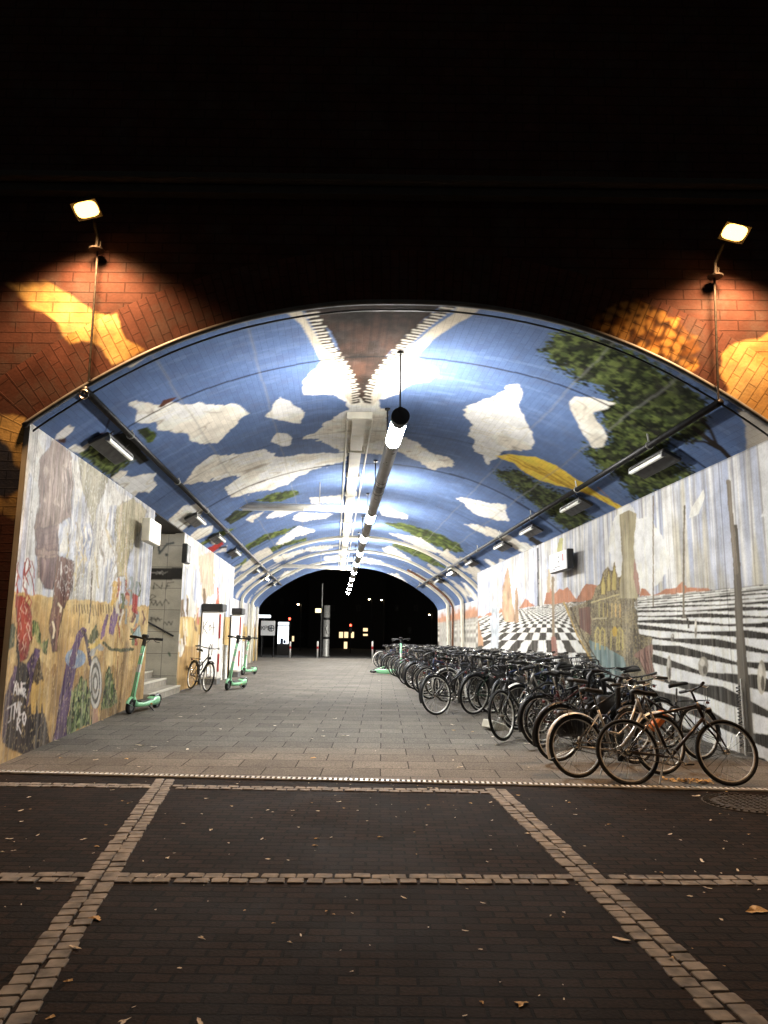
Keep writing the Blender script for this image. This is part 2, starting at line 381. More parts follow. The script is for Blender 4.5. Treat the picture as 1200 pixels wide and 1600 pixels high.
tA = G(0, 1226); tB = G(790, 1238); dt = (tB-tA).normalized()
strip(tA-dt*3, tB, .17, .105, 2, lambda k: nl(k) or nr(k))
sA = G(0, 1372); sB = G(1200, 1377); dt = (sB-sA).normalized()
strip(sA-dt*4, sB+dt*4, .18, .11, 2, lambda k: nl(k) or nr(k))
# manhole
mx, my, _ = gnd(1172, 1256)
mh = thing('manhole_cover', 'round iron manhole cover in the brick paving near the bicycles', 'manhole', (mx, my, 0))
b = MB().lathe([(.40, -.01), (.40, .007), (.33, .012), (.325, .004), (.32, .004)], 40); b.obj('frame', M['iron'], mh)
b = MB().lathe([(.31, -.01), (.31, .009), (.30, .013), (.02, .013)], 40)
for k in range(40):
    t = 2*PI*k/40; b.box((.36*math.cos(t), .36*math.sin(t), .013), (.05, .018, .012), Matrix.Rotation(t, 3, 'Z'))
for ix in range(-4, 5):
    for iy in range(-4, 5):
        if math.hypot(ix, iy) < 4.3: b.box((ix*.062, iy*.062, .015), (.035, .035, .006))
b.obj('lid', M['iron'], mh)
# ------------------------------------------------------------------ bridge: vault
bridge = thing('railway_underpass', 'brick railway underpass with a painted blue sky vault and red brick front', 'underpass', (0, YM, 0))
def under(o): o.parent = bridge; o.matrix_parent_inverse = Matrix.Translation((0, -YM, 0)); return o
NU, NV = 560, 760
pu, pz, pt = profile(NV); Yr = 1/np.linspace(1/(YM+.002), 1/YF, NU)
UU = np.tile(pu, NU); ZZ = np.tile(pz, NU); YY = np.repeat(Yr, NV); TT = np.tile(pt, NU)
P = np.stack([UU+AX*(YY-YM), YY, ZZ], 1)
pa = Paint(P, (92, 114, 156), TT, YY); pa.amp = 2.2
n = fbm(TT*.8, YY*.5, 4); pa.c *= (1+.5*(n-.5))[:, None]
pa.put(fbm(TT*1.5+40, YY*9, 3) > .66, (108, 130, 172), .1, .5)
A8 = lambda p: Z(3.75, 100, 560, p)
B3 = lambda p: Z(2.4, 700, 560, p)
C2 = lambda p: Z(3.75, 280, 680, p)
D5 = lambda p: Z(3.4286, 430, 460, p)
E4 = lambda p: Z(3, 380, 640, p)
H4 = lambda p: Z(4.615, 640, 780, p)
OL = [(38, 44, 26), (62, 74, 36), (88, 104, 48), (118, 130, 62)]
DG = [(26, 30, 22), (38, 44, 30), (58, 68, 40), (88, 98, 52)]
cl = pa.cloud
cl(A8([(380, 260), (420, 245), (480, 270), (560, 265), (640, 255), (700, 275), (800, 260), (850, 275), (920, 275), (1000, 265), (1085, 315), (1040, 350), (1010, 385), (970, 425), (900, 500), (760, 495), (720, 440), (640, 425), (540, 420), (545, 375), (430, 380), (420, 340), (435, 310)]))
pa.poly(A8([(550, 285), (580, 240), (665, 225), (630, 255), (570, 290)]), (88, 52, 38), 1)
cl([(430, 625), (437, 620), (452, 628), (462, 635), (476, 645), (470, 662), (455, 660), (430, 655), (415, 650), (425, 640)], 1.5)
cl([(424, 690), (432, 677), (450, 678), (457, 685), (452, 696), (440, 697)], 1)
cl(C2([(20, 290), (80, 210), (130, 150), (200, 115), (300, 115), (400, 100), (500, 90), (590, 125), (700, 115), (1000, 100), (970, 150), (900, 170), (800, 200), (700, 240), (640, 285), (500, 330), (420, 345), (300, 360), (280, 330), (270, 310), (350, 255), (360, 235), (250, 255), (100, 280)]))
cl(D5([(245, 350), (220, 400), (160, 455), (145, 495), (160, 535), (330, 545), (380, 580), (410, 640), (560, 640), (550, 300), (300, 300)]))
cl(D5([(150, 770), (210, 745), (280, 680), (370, 625), (400, 615), (600, 615), (600, 860), (350, 840), (300, 810), (230, 780)]))
cl(D5([(700, 330), (740, 325), (790, 350), (870, 410), (870, 435), (820, 460), (730, 475), (680, 510), (660, 540), (550, 565), (540, 590), (480, 640), (470, 500), (600, 380)]))
cl(D5([(600, 745), (690, 760), (760, 790), (820, 840), (950, 885), (955, 910), (850, 940), (780, 900), (670, 850), (560, 840)]))
cl(B3([(55, 195), (120, 160), (210, 120), (225, 100), (270, 95), (278, 140), (265, 180), (290, 230), (320, 290), (315, 340), (270, 345), (210, 345), (150, 395), (130, 370), (95, 350), (100, 310), (75, 290), (90, 250)]))
cl(B3([(30, 520), (90, 525), (140, 540), (220, 550), (215, 575), (230, 610), (170, 605), (130, 595), (90, 575), (60, 545)]), 1.5)
cl(B3([(60, 620), (110, 625), (170, 640), (230, 665), (280, 690), (340, 712), (330, 745), (300, 740), (250, 712), (190, 682), (120, 650)]), 1.5)
cl(B3([(-10, 365), (20, 380), (15, 410), (-10, 400)]), 1)
# trees on the right haunch
TREE = [(843, 545), (870, 520), (905, 510), (960, 535), (1010, 560), (1060, 590), (1112, 622), (1105, 660), (1095, 690), (1060, 690), (1040, 685), (1050, 710), (1085, 742), (1010, 785), (985, 778), (965, 745), (930, 730), (905, 698), (945, 695), (950, 680), (940, 660), (925, 640), (960, 628), (940, 610), (905, 595), (880, 580), (860, 565)]
def leaves(q, amp):
    pa.ragged = 1.6; m = pa.inside(q, amp); pa.ragged = 0.
    pa.mm(m, [(20, 24, 17), (32, 38, 25), (44, 52, 32)], (4, 3))
    for sc_, off, th, c1, a in ((9, 0, .50, (56, 66, 38), .85), (13, 40, .56, (78, 90, 48), .8), (19, 90, .60, (104, 116, 62), .75), (11, 150, .6, (18, 22, 15), .8)):
        big = fbm(TT*2.2+off, YY*1.6, 3); k = m & (fbm(TT*sc_+off, YY*sc_*.7+big*2, 2) > th-.22*(big-.5)); pa.put(k, c1, .35, a)
leaves(TREE, 4.5)
cl(B3([(455, 170), (470, 150), (540, 148), (630, 165), (600, 190), (545, 200), (560, 240), (600, 290), (580, 335), (540, 335), (510, 290), (480, 240)]), 1.8)
pa.stroke([(1083, 668), (1110, 690), (1125, 700), (1143, 718)], 7, (36, 30, 26), .5); pa.stroke([(1097, 655), (1112, 676), (1122, 700)], 5, (36, 30, 26), .5); pa.stroke([(1070, 690), (1100, 690), (1122, 702)], 3, (36, 30, 26), .5)
pa.poly([(1150, 640), (1165, 665), (1168, 705), (1215, 700), (1210, 672), (1180, 650)], (190, 182, 170), 2)
T2 = B3([(165, 420), (250, 415), (300, 440), (370, 480), (430, 500), (500, 540), (540, 600), (500, 640), (470, 655), (430, 640), (380, 590), (340, 560), (260, 500), (200, 460)])
leaves(T2, 3)
pa.poly(B3([(170, 365), (230, 360), (330, 370), (400, 400), (500, 465), (560, 505), (620, 535), (670, 570), (640, 570), (580, 535), (520, 505), (440, 485), (350, 460), (290, 430), (250, 395)]), (246, 208, 84), 1)
for k in range(7): pa.stroke(B3([(230+k*55, 375+k*18), (300+k*52, 410+k*20), (420+k*36, 470+k*14)]), 1.6, (168, 120, 40), 1, .7)
for q in ([(655, 530), (740, 530), (850, 560), (940, 590), (1030, 650), (1000, 672), (900, 640), (780, 580), (680, 545)], [(690, 625), (760, 635), (860, 670), (960, 750), (880, 725), (780, 675), (700, 640)]): pa.mottle(E4(q), OL, (6, 5), 1)
for q in ([(680, 580), (760, 588), (830, 600), (900, 650), (990, 692), (880, 665), (830, 650), (740, 605)], [(650, 650), (690, 638), (740, 670), (800, 712), (690, 690)], [(560, 690), (640, 710), (690, 730), (550, 718)], [(640, 455), (770, 495), (770, 515), (650, 495)], [(640, 770), (720, 768), (770, 812), (700, 790)]): cl(E4(q), 1)
cl(H4([(535, 430), (580, 440), (640, 475), (650, 430), (690, 440), (710, 460), (620, 500), (560, 465)]), 1)
cl(H4([(0, 510), (100, 560), (200, 600), (170, 615), (60, 570), (0, 545)]), 1); cl(H4([(370, 590), (430, 630), (490, 700), (490, 760), (430, 690)]), 1)
pa.stroke(H4([(880, 285), (935, 320), (970, 350)]), 8, (40, 36, 30), 1); pa.stroke(H4([(900, 285), (925, 350)]), 3, (40, 36, 30), 1)
pa.mottle(B3([(-30, 676), (40, 690), (62, 728), (-20, 720)]), OL, (6, 5), 1)
# left haunch
leaves(A8([(80, 552), (200, 482), (285, 455), (420, 592), (268, 700)]), 1.5); pa.poly(A8([(280, 452), (375, 428), (500, 600), (440, 622)]), (28, 28, 24), .6)  # dark parallelogram: cast shadow of the nearest strip light, painted in
pa.mottle(A8([(430, 420), (490, 400), (540, 440), (530, 490), (490, 502)]), OL, (7, 5), 1.5)
pa.stroke(A8([(190, 475), (230, 450), (270, 455)]), 7, (80, 40, 34), 1.5); pa.stroke(A8([(240, 440), (255, 385), (275, 345)]), 2.2, (40, 36, 46), 1)
cl(A8([(20, 530), (60, 505), (100, 520), (150, 495), (140, 520), (90, 552), (50, 545)]), 1)
cl(A8([(270, 690), (330, 655), (375, 650), (360, 690), (420, 690), (535, 672), (520, 710), (545, 740), (500, 785), (440, 785), (410, 812), (350, 765)]), 1.8)
cl(A8([(610, 950), (690, 870), (800, 845), (840, 880), (760, 950), (690, 1015), (640, 1000)]), 1.5)
Q2 = lambda p: Z(4.8, 0, 640, p)
cl(Q2([(415, 225), (430, 180), (520, 110), (530, 130), (557, 132), (540, 165), (480, 218)]), .6); pa.poly(Q2([(430, 225), (500, 215), (490, 250), (450, 250)]), (70, 48, 42), .6)
cl([(188, 570), (215, 546), (234, 548), (226, 560), (205, 574)], 1, (205, 195, 175))
for q, a_ in (([(440, 385), (560, 335), (690, 320), (705, 345), (600, 385), (520, 395)], OL), ([(262, 495), (330, 440), (440, 440), (400, 470), (300, 522)], DG), ([(385, 645), (500, 580), (600, 555), (695, 530), (610, 580), (500, 622), (400, 682)], OL), ([(440, 740), (500, 680), (600, 630), (755, 600), (740, 622), (620, 650), (520, 700)], OL), ([(300, 722), (330, 690), (365, 680), (370, 702), (310, 724)], OL), ([(318, 775), (400, 715), (392, 750), (320, 788)], OL), ([(480, 850), (500, 825), (605, 785), (560, 815)], DG), ([(120, 640), (200, 580), (335, 535), (290, 578), (190, 620), (130, 650)], OL)): pa.mottle(C2(q), a_, (6, 5), 1)
for q in ([(385, 492), (500, 445), (430, 512), (400, 503)], [(510, 482), (560, 440), (720, 435), (640, 462), (580, 480), (520, 492)], [(660, 492), (700, 455), (900, 462), (860, 490), (720, 507)], [(560, 640), (600, 600), (640, 570), (700, 533), (800, 560), (740, 580), (680, 595), (610, 640)], [(540, 722), (640, 690), (800, 650), (950, 642), (860, 672), (740, 682), (620, 732), (570, 748)], [(575, 848), (620, 800), (722, 783), (660, 822)], [(60, 602), (110, 550), (200, 530), (190, 570), (90, 622)], [(760, 370), (960, 345), (950, 395), (780, 398)], [(850, 710), (950, 700), (940, 735), (850, 730)]): cl(C2(q), 1)
pa.poly(C2([(160, 662), (250, 620), (262, 640), (190, 692)]), (165, 42, 34), .5); pa.poly(C2([(205, 692), (285, 640), (275, 682)]), (210, 205, 200), .5); pa.ell(*C2([(200, 625)])[0], 4, 4, (220, 215, 205)); pa.stroke(C2([(235, 660), (275, 655)]), 3, (50, 50, 55))
for q in ([(318, 850), (390, 800), (395, 830), (330, 880)], [(360, 880), (440, 830), (470, 820), (400, 880)]): cl(C2(q), .8)
# zip fastener
br = D5([(150, 60), (300, 200), (400, 430), (468, 575), (600, 330), (700, 220), (900, 50), (500, 20)])
m = pa.inside(br, 1); pa.mm(m, [(30, 22, 18), (44, 31, 25), (64, 44, 34)], (4, 3)); m2 = m & ((TT*9) % 1 < .12); pa.put(m2, (34, 26, 22), .1)
TAPE_L = [(35, 80), (130, 70), (200, 190), (290, 330), (400, 480), (412, 595), (380, 560), (250, 370), (210, 290), (140, 160), (60, 100)]
TAPE_R = [(980, 50), (1110, 65), (1060, 110), (950, 170), (850, 240), (760, 330), (640, 440), (560, 560), (520, 595), (508, 540), (600, 400), (700, 300), (830, 190), (960, 100)]
pa.poly(D5(TAPE_L), (206, 196, 178), .5); pa.poly(D5(TAPE_R), (206, 196, 178), .5)
def along(pts, n):
    p = np.array(pts, float); d = np.r_[0, np.cumsum(np.hypot(*np.diff(p, axis=0).T))]; t = np.linspace(0, d[-1], n)
    t = d[-1]*(np.linspace(0, 1, n)**.8)
    return np.stack([np.interp(t, d, p[:, 0]), np.interp(t, d, p[:, 1])], 1)
for pts, sg in (([(150, 75), (200, 170), (250, 270), (310, 345), (370, 430), (405, 510), (412, 590)], 1), ([(985, 55), (880, 130), (780, 210), (690, 300), (610, 390), (550, 470), (520, 530), (514, 590)], -1)):
    W = along(pts, 38); w2 = np.linspace(70, 44, 38)
    pa.poly(D5([tuple(p) for p in W]+[(p[0]+sg*w, p[1]-6) for p, w in list(zip(W, w2))[::-1]]), (52, 42, 36), .3)
    for k in range(38):
        (x, y), w = W[k], w2[k]; th = 2.4-1.1*k/38
        pa.stroke(D5([(x-4*sg, y), (x+sg*w*(.95 if k % 2 else .72), y-8)]), th, (225, 218, 204), 0)
# joints between the vault bays
for Y0, w, dk in ((10.05, .02, .25), (13.9, .016, .55), (16.6, .045, .2), (20.5, .02, .6), (25.2, .05, .25), (29.5, .05, .3), (33.5, .06, .3), (37.5, .06, .3)):
    m = np.abs(YY-Y0-.03*np.sin(TT*2)) < w*1.3; pa.c[m] *= dk
for u_ in (-3.0, -1.9, 2.5, 3.3):
    m = (np.abs(UU-U0-u_-.01*np.sin(YY*3)) < .014); pa.c[m] = pa.c[m]*.6+.12
# whitewashed bays near the far end
for Y0, Y1 in ((26.2, 28.4), (31.5, 32.6), (36, 36.9)):
    m = (YY > Y0) & (YY < Y1) & (np.abs(UU-U0) > 3.2) & (fbm(TT*2, YY*2, 3) > .42); pa.put(m, (214, 208, 196), .1)
vault = under(grid('vault', P, NU, NV, M['vault'], np.stack([YY, TT], 1), pa.c, None, True, True, (UU < WL-.04) & (YY > 14.75) & (YY < 17.72)))
# structure above and beside the vault (solid masonry)
b = MB(); cu, cz, _ = profile(40); k = []
for Y in (YM+.4, YF):
    for (u, z) in list(zip(cu, cz)): b.v.append(T(U0+(u-U0)*1.09, Y, z+.45))
for i in range(39): b.f.append((i, i+1, 41+i, 40+i))
under(b.obj('vault_masonry', M['night']))
# lower side walls behind the cladding and at the far end
def side(uw, y0, y1, h, name):
    nu, nv = 120, 80; Yv = 1/np.linspace(1/y0, 1/y1, nu); Zv = np.linspace(.0, h, nv)
    y = np.repeat(Yv, nv); z = np.tile(Zv, nu); P = np.stack([uw+AX*(y-YM), y, z], 1)
    p = Paint(P, (200, 200, 205), y, z)
    n_ = fbm(y*2.5, z*.3, 4); p.c *= (.7+.6*n_)[:, None]
    if uw > 0:
        m = z < 2.35; ck = (np.floor(y/.42).astype(int)+np.floor(np.log(np.maximum(2.5-z, .08))*5).astype(int)) % 2 == 0
        p.put(m & ck, (228, 224, 214)); p.put(m & ~ck, (66, 60, 52)); p.put((z > 2.3) & (z < 2.45+.5*fbm(y*2, y*0, 3)), (190, 138, 108))
    else:
        p.put(z < 1.8+.3*fbm(y, y*0, 3), (200, 172, 110)); p.mm((z < 2.2) & (fbm(y*2, z*2, 3) > .6), [(120, 70, 60), (90, 90, 70)])
    return under(grid(name, P, nu, nv, M['wall'], np.stack([y, z], 1), p.c, None, uw > 0))
side(U0-5.04, 18.2, YF, 3.02, 'side_wall'); side(U0+5.04, 18.2, YF, 3.02, 'side_wall')
# ribs standing proud near the far end
def rib(Y, w, d, mat, name='rib', du0=-5.03, du1=5.03, z0=.14):
    u, z, t = profile(70); u = u-U0; pts = [(x, y) for x, y in zip(u, z) if du0 <= x <= du1]
    if du0 < -5: pts = [(-5.04, z0)]+pts
    if du1 > 5: pts = pts+[(5.04, z0)]
    b = MB(); n = len(pts)
    for yy in (Y-w/2, Y+w/2):
        for k_ in (0., d):
            for x, zz in pts:
                r = 1-k_/5.; b.v.append(T(U0+x*r, yy, zz-(k_*(.4+.6*(1-abs(x)/5.1)) if zz > 1 else 0)))
    for i in range(n-1):
        b.f += [(n+i, n+i+1, i+1, i), (n+i+1, n+i, 3*n+i, 3*n+i+1), (3*n+i, 2*n+i, 2*n+i+1, 3*n+i+1)]
    return under(b.obj(name, mat))
rib(28.9, .35, .10, M['offwhite']); rib(33.4, .35, .10, M['offwhite']); rib(37.6, .4, .10, M['offwhite'])
# ------------------------------------------------------------------ bridge: brick front
def inner(n):
    u, z, t = profile(n); sel = np.abs(u-U0) <= 4.42; u = u[sel]; z = z[sel]
    return u, z
iu, iz = inner(900)
# add jambs
jz = np.linspace(0, iz[0], 160)[:-1]; jz2 = np.linspace(iz[-1], 0, 160)[1:]
iu = np.r_[np.full(len(jz), WL-.06), iu, np.full(len(jz2), WR+.06)]; iz = np.r_[jz, iz, jz2]
n_i = len(iu); dx = np.gradient(iu); dz = np.gradient(iz); L = np.hypot(dx, dz)+1e-9; nx, nz = -dz/L, dx/L
kk = np.hanning(61); kk /= kk.sum()
def smooth(v): return np.convolve(np.r_[np.full(30, v[0]), v, np.full(30, v[-1])], kk, 'valid')
nx, nz = smooth(nx), smooth(nz); L2 = np.hypot(nx, nz); nx /= L2; nz /= L2
arc = np.r_[0, np.cumsum(np.hypot(np.diff(iu), np.diff(iz)))]
def front_paint(P, base, a, b_):
    p = Paint(P, base, a, b_); p.amp = 1.6
    p.c *= (1+.7*(fbm(a*4, b_*4, 3)-.5))[:, None]
    FA = lambda q: Z(3.4286, 0, 240, q); FB = lambda q: Z(3.4286, 850, 300, q)
    p.mottle(FA([(30, 712), (70, 700), (140, 705), (210, 695), (270, 690), (320, 730), (390, 760), (410, 790), (490, 830), (495, 850), (560, 865), (600, 870), (630, 860), (645, 940), (680, 1000), (770, 1050), (700, 1100), (600, 1130), (570, 1080), (540, 1040), (490, 1010), (440, 1000), (370, 1015), (330, 960), (320, 915), (270, 880), (215, 835), (145, 825), (140, 780), (105, 770), (100, 722)]), [(190, 150, 88), (226, 190, 120), (236, 206, 140)], (3, 3), 1.2)
    AT = FB([(205, 700), (300, 650), (400, 590), (500, 580), (640, 630), (660, 680), (720, 680), (745, 740), (840, 790), (850, 850), (800, 880), (840, 930), (760, 985), (650, 940), (500, 880), (300, 790)])
    p.mottle(AT, [(70, 42, 22), (112, 72, 34), (160, 108, 50)], (7, 7), 3)
    m = p.inside(AT, 3)
    cell = np.stack([a*8+1.5*fbm(a*4, b_*4, 2), b_*8+1.5*fbm(a*4+9, b_*4, 2)], 1); ci = np.floor(cell); fr = np.hypot(*(cell-ci-.5).T)
    h = _H[ci[:, 0].astype(int) & 255, ci[:, 1].astype(int) & 255]
    p.put(m & (h > .22) & (fr < .3+.22*h), (206, 156, 82), .4, .8); p.put(m & (fr > .52), (60, 36, 20), .3, .8)
    p.mottle(FB([(950, 870), (1000, 820), (1080, 795), (1150, 790), (1200, 755), (1300, 740), (1500, 900), (1500, 1500), (1200, 1290), (940, 1105), (990, 1060), (940, 960), (960, 910)]), [(196, 150, 88), (222, 180, 112), (232, 196, 130)], (3, 3), 1.5)
    p.poly(Q2([(-300, 70), (0, 50), (90, 35), (190, 60), (190, 470), (150, 430), (100, 400), (100, 330), (60, 260), (20, 240), (0, 210), (-300, 220)]), (214, 180, 116), .8)
    p.poly(Q2([(-300, 215), (0, 210), (20, 240), (60, 260), (100, 330), (100, 400), (150, 440), (160, 620), (80, 645), (0, 655), (-300, 660)]), (58, 62, 78), .8)
    p.poly(Q2([(-300, 660), (0, 655), (50, 690), (100, 630), (160, 610), (160, 830), (0, 770), (-300, 790)]), (206, 168, 104), .8)
    return p.c
RW = .68; nr_ = 46
J = np.linspace(0, RW, nr_)
zmask = iz > 0.05
RU = iu[:, None]+nx[:, None]*J; RZ = np.maximum(iz[:, None]+nz[:, None]*J, 0)
yo = YM-.004
P = np.stack([RU.ravel(), np.full(RU.size, yo), RZ.ravel()], 1); aa = np.repeat(arc, nr_); bb = np.tile(J, n_i)
under(grid('arch_ring', P, n_i, nr_, M['ring'], np.stack([aa, bb], 1), front_paint(P, (94, 60, 51), aa, bb), None, False))
nf_ = 120; J2 = np.linspace(0, 1, nf_)
th = np.arctan2(RZ[:, -1]-1.5, RU[:, -1]-U0)
ou = np.clip(RU[:, -1]+np.cos(th)*9, -11, 11.5); oz = np.clip(RZ[:, -1]+np.sin(th)*9, 0, 9.8)
# jambs run straight out to the sides
ou[:len(jz)] = -11; oz[:len(jz)] = np.linspace(0, oz[len(jz)], len(jz)); ou[-len(jz2):] = 11.5; oz[-len(jz2):] = np.linspace(oz[-len(jz2)-1], 0, len(jz2))
J2 = J2**1.3
FU = RU[:, -1][:, None]*(1-J2)+ou[:, None]*J2; FZ = RZ[:, -1][:, None]*(1-J2)+oz[:, None]*J2
P = np.stack([FU.ravel(), np.full(FU.size, YM), FZ.ravel()], 1); aa = P[:, 0]; bb = P[:, 2]
under(grid('brick_front', P, n_i, nf_, M['facade'], np.stack([aa, bb], 1), front_paint(P, (88, 58, 50), aa, bb), None, False))
# ring edge (4 mm step) is closed by a steel rim along the arch edge
b = MB(); sel = range(len(jz), n_i-len(jz2), 6)
b.tube([(iu[i], YM-.02, iz[i]) for i in sel], .035, 8); under(b.obj('arch_rim', M['grey'], None, True))
b = MB(); b.tube([(iu[i]*.992, YM+.10, iz[i]-.045) for i in sel], .012, 6); under(b.obj('rim_cable', M['black']))
# cornice, parapet, deck edge
b = MB()
zc = onY(240, 274, YM-.2)[1]
b.box((.2, YM-.10, zc), (22.6, .24, .10), bev=.02); b.box((.2, YM-.06, zc-.12), (22.6, .14, .10)); under(b.obj('cornice', M['stone']))
b = MB(); b.box((.2, YM+.35, 8.9), (22.6, .6, 2.1)); b.box((.2, YM+.25, 10.0), (22.8, .9, .12), bev=.015); under(b.obj('parapet', M['night']))
b = MB(); b.box((-1, YM+18, 8.0), (22, 34, .3)); under(b.obj('track_deck', M['night']))
# far front of the bridge
b = MB(); fu, fz, _ = profile(60); fu = np.r_[U0-5.04, fu, U0+5.04]; fz = np.r_[0, fz, 0]; n = len(fu)
for u, z in zip(fu, fz): b.v.append(T(u, YF, z))
for u, z in zip(fu, fz): b.v.append(T(U0+(u-U0)*3.2, YF, 8.4 if z > .5 else 0))
for i in range(n-1): b.f.append((i, n+i, n+i+1, i+1))
under(b.obj('rear_front', M['night']))
# ------------------------------------------------------------------ mural walls
def wall_grid(u, y0, y1, z1, nu, nv, z0=0.0):
    Yv = 1/np.linspace(1/y0, 1/y1, nu); Zv = np.linspace(z0, z1, nv); y = np.repeat(Yv, nv); z = np.tile(Zv, nu)
    return np.stack([u+AX*(y-YM), y, z], 1), y, z
def streaks(p, y, z, m):
    s = fbm(y*9, z*.35, 4); s2 = fbm(y*2.3+30, z*.6, 3); s3 = fbm(y*24+8, z*.5, 3)
    c = lin((150, 166, 204))*(1-s2[:, None])+lin((232, 232, 236))*s2[:, None]
    t = np.clip((s-.45)*5, 0, 1)[:, None]; c = c*(1-t)+lin((246, 244, 240))*t
    t = np.clip((s3-.58)*5, 0, .7)[:, None]; c = c*(1-t)+lin((150, 148, 150))*t
    t = np.clip((fbm(y*3+70, z*.5, 3)-.6)*5, 0, .45)[:, None]; c = c*(1-t)+lin((186, 174, 132))*t
    p.c[m] = c[m]
def drips(p, y, z, a=.35):
    t = np.clip((fbm(y*16+80, z*.22, 4)-.58)*6, 0, 1)[:, None]*a; p.c = p.c*(1-t)+lin((214, 206, 192))*t
    t = np.clip((fbm(y*20+11, z*.18, 4)-.6)*7, 0, 1)[:, None]*a; p.c = p.c*(1-t)+lin((86, 76, 66))*t
def panel_seams(p, y, step=1.45, o=.3):
    m = np.abs(((y-o) % step)-step/2) < .009; p.c[m] *= .45
# right wall
YR1 = onwall(746, 900, WR)[0]
P, y, z = wall_grid(WR, YM+.01, YR1, 3.80, 720, 470)
p = Paint(P, (180, 188, 205), y, z); p.amp = 1.0
streaks(p, y, z, np.ones(len(y), bool))
G7 = lambda q: Z(4.4444, 930, 820, q); G5 = lambda q: Z(4.615, 740, 820, q); G2 = lambda q: Z(2.58, 750, 640, q)
W_ = (250, 248, 240); K_ = (56, 52, 46)
p.poly(G2([(545, 430), (560, 385), (600, 370), (640, 445), (690, 430), (740, 530), (770, 600), (740, 690), (650, 740), (560, 760), (530, 600), (510, 560)]), W_, 2)
for q in ([(840, 440), (850, 400), (900, 320), (905, 350), (880, 420)], [(1130, 430), (1161, 370), (1180, 400), (1161, 430)]): p.poly(G2(q), W_, 1)
hor = np.interp(p.x, [680, 746, 842, 924, 1000, 1155, 1200, 1330], [978, 965, 946, 937, 932, 918, 912, 896])
below = p.y > hor
# chequered plain
zx = (p.x-740)*4.615; zy = (p.y-820)*4.615; q = np.maximum(zy-560, 4.)
ci = np.floor((zx-525)/q/.2+.25*p.nx).astype(int); ri = np.floor(np.where(zy > 560, 1/q, .25)/.00092).astype(int)
ck = (ci+ri) % 2 == 0
far = q < 26
left = below & (p.x < 1000)
p.put(left & ck, W_, .06); p.put(left & ~ck, K_, .12); p.put(left & far & (fbm(y*9, z*30, 2) > .5), (150, 142, 128), .1)
# striped plain
X7 = (p.x-930)*4.4444; Y7 = (p.y-820)*4.4444
yl = (Y7+(X7-300)*.5335)/(1+np.maximum(X7-300, -200)*.00085)
ph = np.log(np.maximum(yl-465, 6)/30)/.098+.05*(fbm(X7/300, yl/80, 2)-.5)*2
thr = .54+.5*(np.abs(((X7/760+np.floor(ph/2)*.31) % 1)-.5)*2-.5)
right = below & (p.x >= 996)
st = ((ph/2) % 1) < thr
p.put(right & st, W_, .06); p.put(right & ~st, (46, 43, 38), .12)
# mountains
MC = (190, 132, 102)
for q in ([(505, 575), (520, 500), (550, 440), (570, 500), (590, 490), (620, 460), (650, 470), (680, 450), (740, 535), (810, 425), (890, 435), (860, 545)], [(325, 605), (375, 530), (440, 585)], [(180, 640), (195, 595), (215, 630)], [(20, 675), (40, 650), (70, 665)], [(75, 660), (120, 625), (135, 650)]): p.poly(G5(q), MC, .7)
p.poly(G7([(305, 498), (320, 445), (350, 445), (390, 490), (450, 470), (490, 440), (560, 440), (600, 395), (640, 435), (780, 440), (800, 455)]), MC, .7)
# painted town, engine and waterfall in the middle
town = [(650, 560), (700, 600), (850, 540), (880, 450), (920, 410), (940, 330), (970, 300), (1000, 330), (1020, 260), (1040, 380), (1090, 380), (1150, 240), (1185, 380), (1200, 480), (1165, 560), (1180, 690), (1210, 800), (1290, 810), (1300, 1100), (1240, 1260), (900, 1100), (760, 800)]
p.mottle(G5(town), [(96, 88, 74), (128, 118, 98), (150, 140, 116), (174, 160, 126)], (3, 2.2), 1.5)
m = p.inside(G5(town), 1.5); rr = fbm(y*5, z*2.4, 4); p.put(m & (np.abs((rr*14) % 1-.5) < .09), (62, 54, 46), .1, .8); p.put(m & (np.abs((rr*14+.5) % 1-.5) < .07), (196, 180, 130), .1, .7)
p.mottle(G5([(830, 830), (930, 870), (1080, 950), (1110, 1050), (1060, 1160), (930, 1100), (850, 950)]), [(84, 104, 104), (120, 146, 146), (168, 184, 180)], (12, 1.2), 1)
p.mottle(G5([(760, 600), (840, 590), (850, 800), (765, 740)]), [(112, 82, 74), (136, 104, 92)], (8, 1.5), .6)
for x0, y0, w_, h_ in ((935, 500, 16, 150), (975, 480, 14, 170), (1015, 470, 18, 200), (1062, 440, 12, 70)):
    p.poly(G5([(x0-w_, y0), (x0-w_, y0-h_*.45), (x0, y0-h_), (x0+w_, y0-h_*.45), (x0+w_, y0)]), (196, 178, 112), .5); p.stroke(G5([(x0-w_, y0), (x0-w_, y0-h_*.45), (x0, y0-h_), (x0+w_, y0-h_*.45), (x0+w_, y0)]), 1, (110, 92, 56), .3)
for x0, w_ in ((895, 16), (930, 16), (1020, 30), (1055, 22)):
    p.stroke(G5([(x0-w_, 900), (x0-w_, 770), (x0, 740), (x0+w_, 770), (x0+w_, 900)]), 1.6, (206, 190, 120), .3)
p.ell(*G5([(1018, 770)])[0], 4, 8, (200, 168, 80)); p.stroke(G5([(850, 560), (1090, 490)]), 2, (214, 200, 150), .3); p.stroke(G5([(860, 680), (960, 672)]), 2, (196, 184, 150), .3)
for k in range(6): p.stroke(G5([(905+k*30, 560+k*3), (905+k*30, 665)]), 1.4, (190+5*k, 178, 120), .4)
p.stroke(G5([(650, 560), (750, 800), (840, 960), (900, 1100)]), 2.6, (186, 158, 96), .3); p.stroke(G5([(700, 600), (800, 830), (930, 1040)]), 2, (84, 70, 52), .3)
p.poly(G7([(245, 480), (250, 330), (270, 235), (300, 350), (310, 480)]), (176, 140, 128), 1)
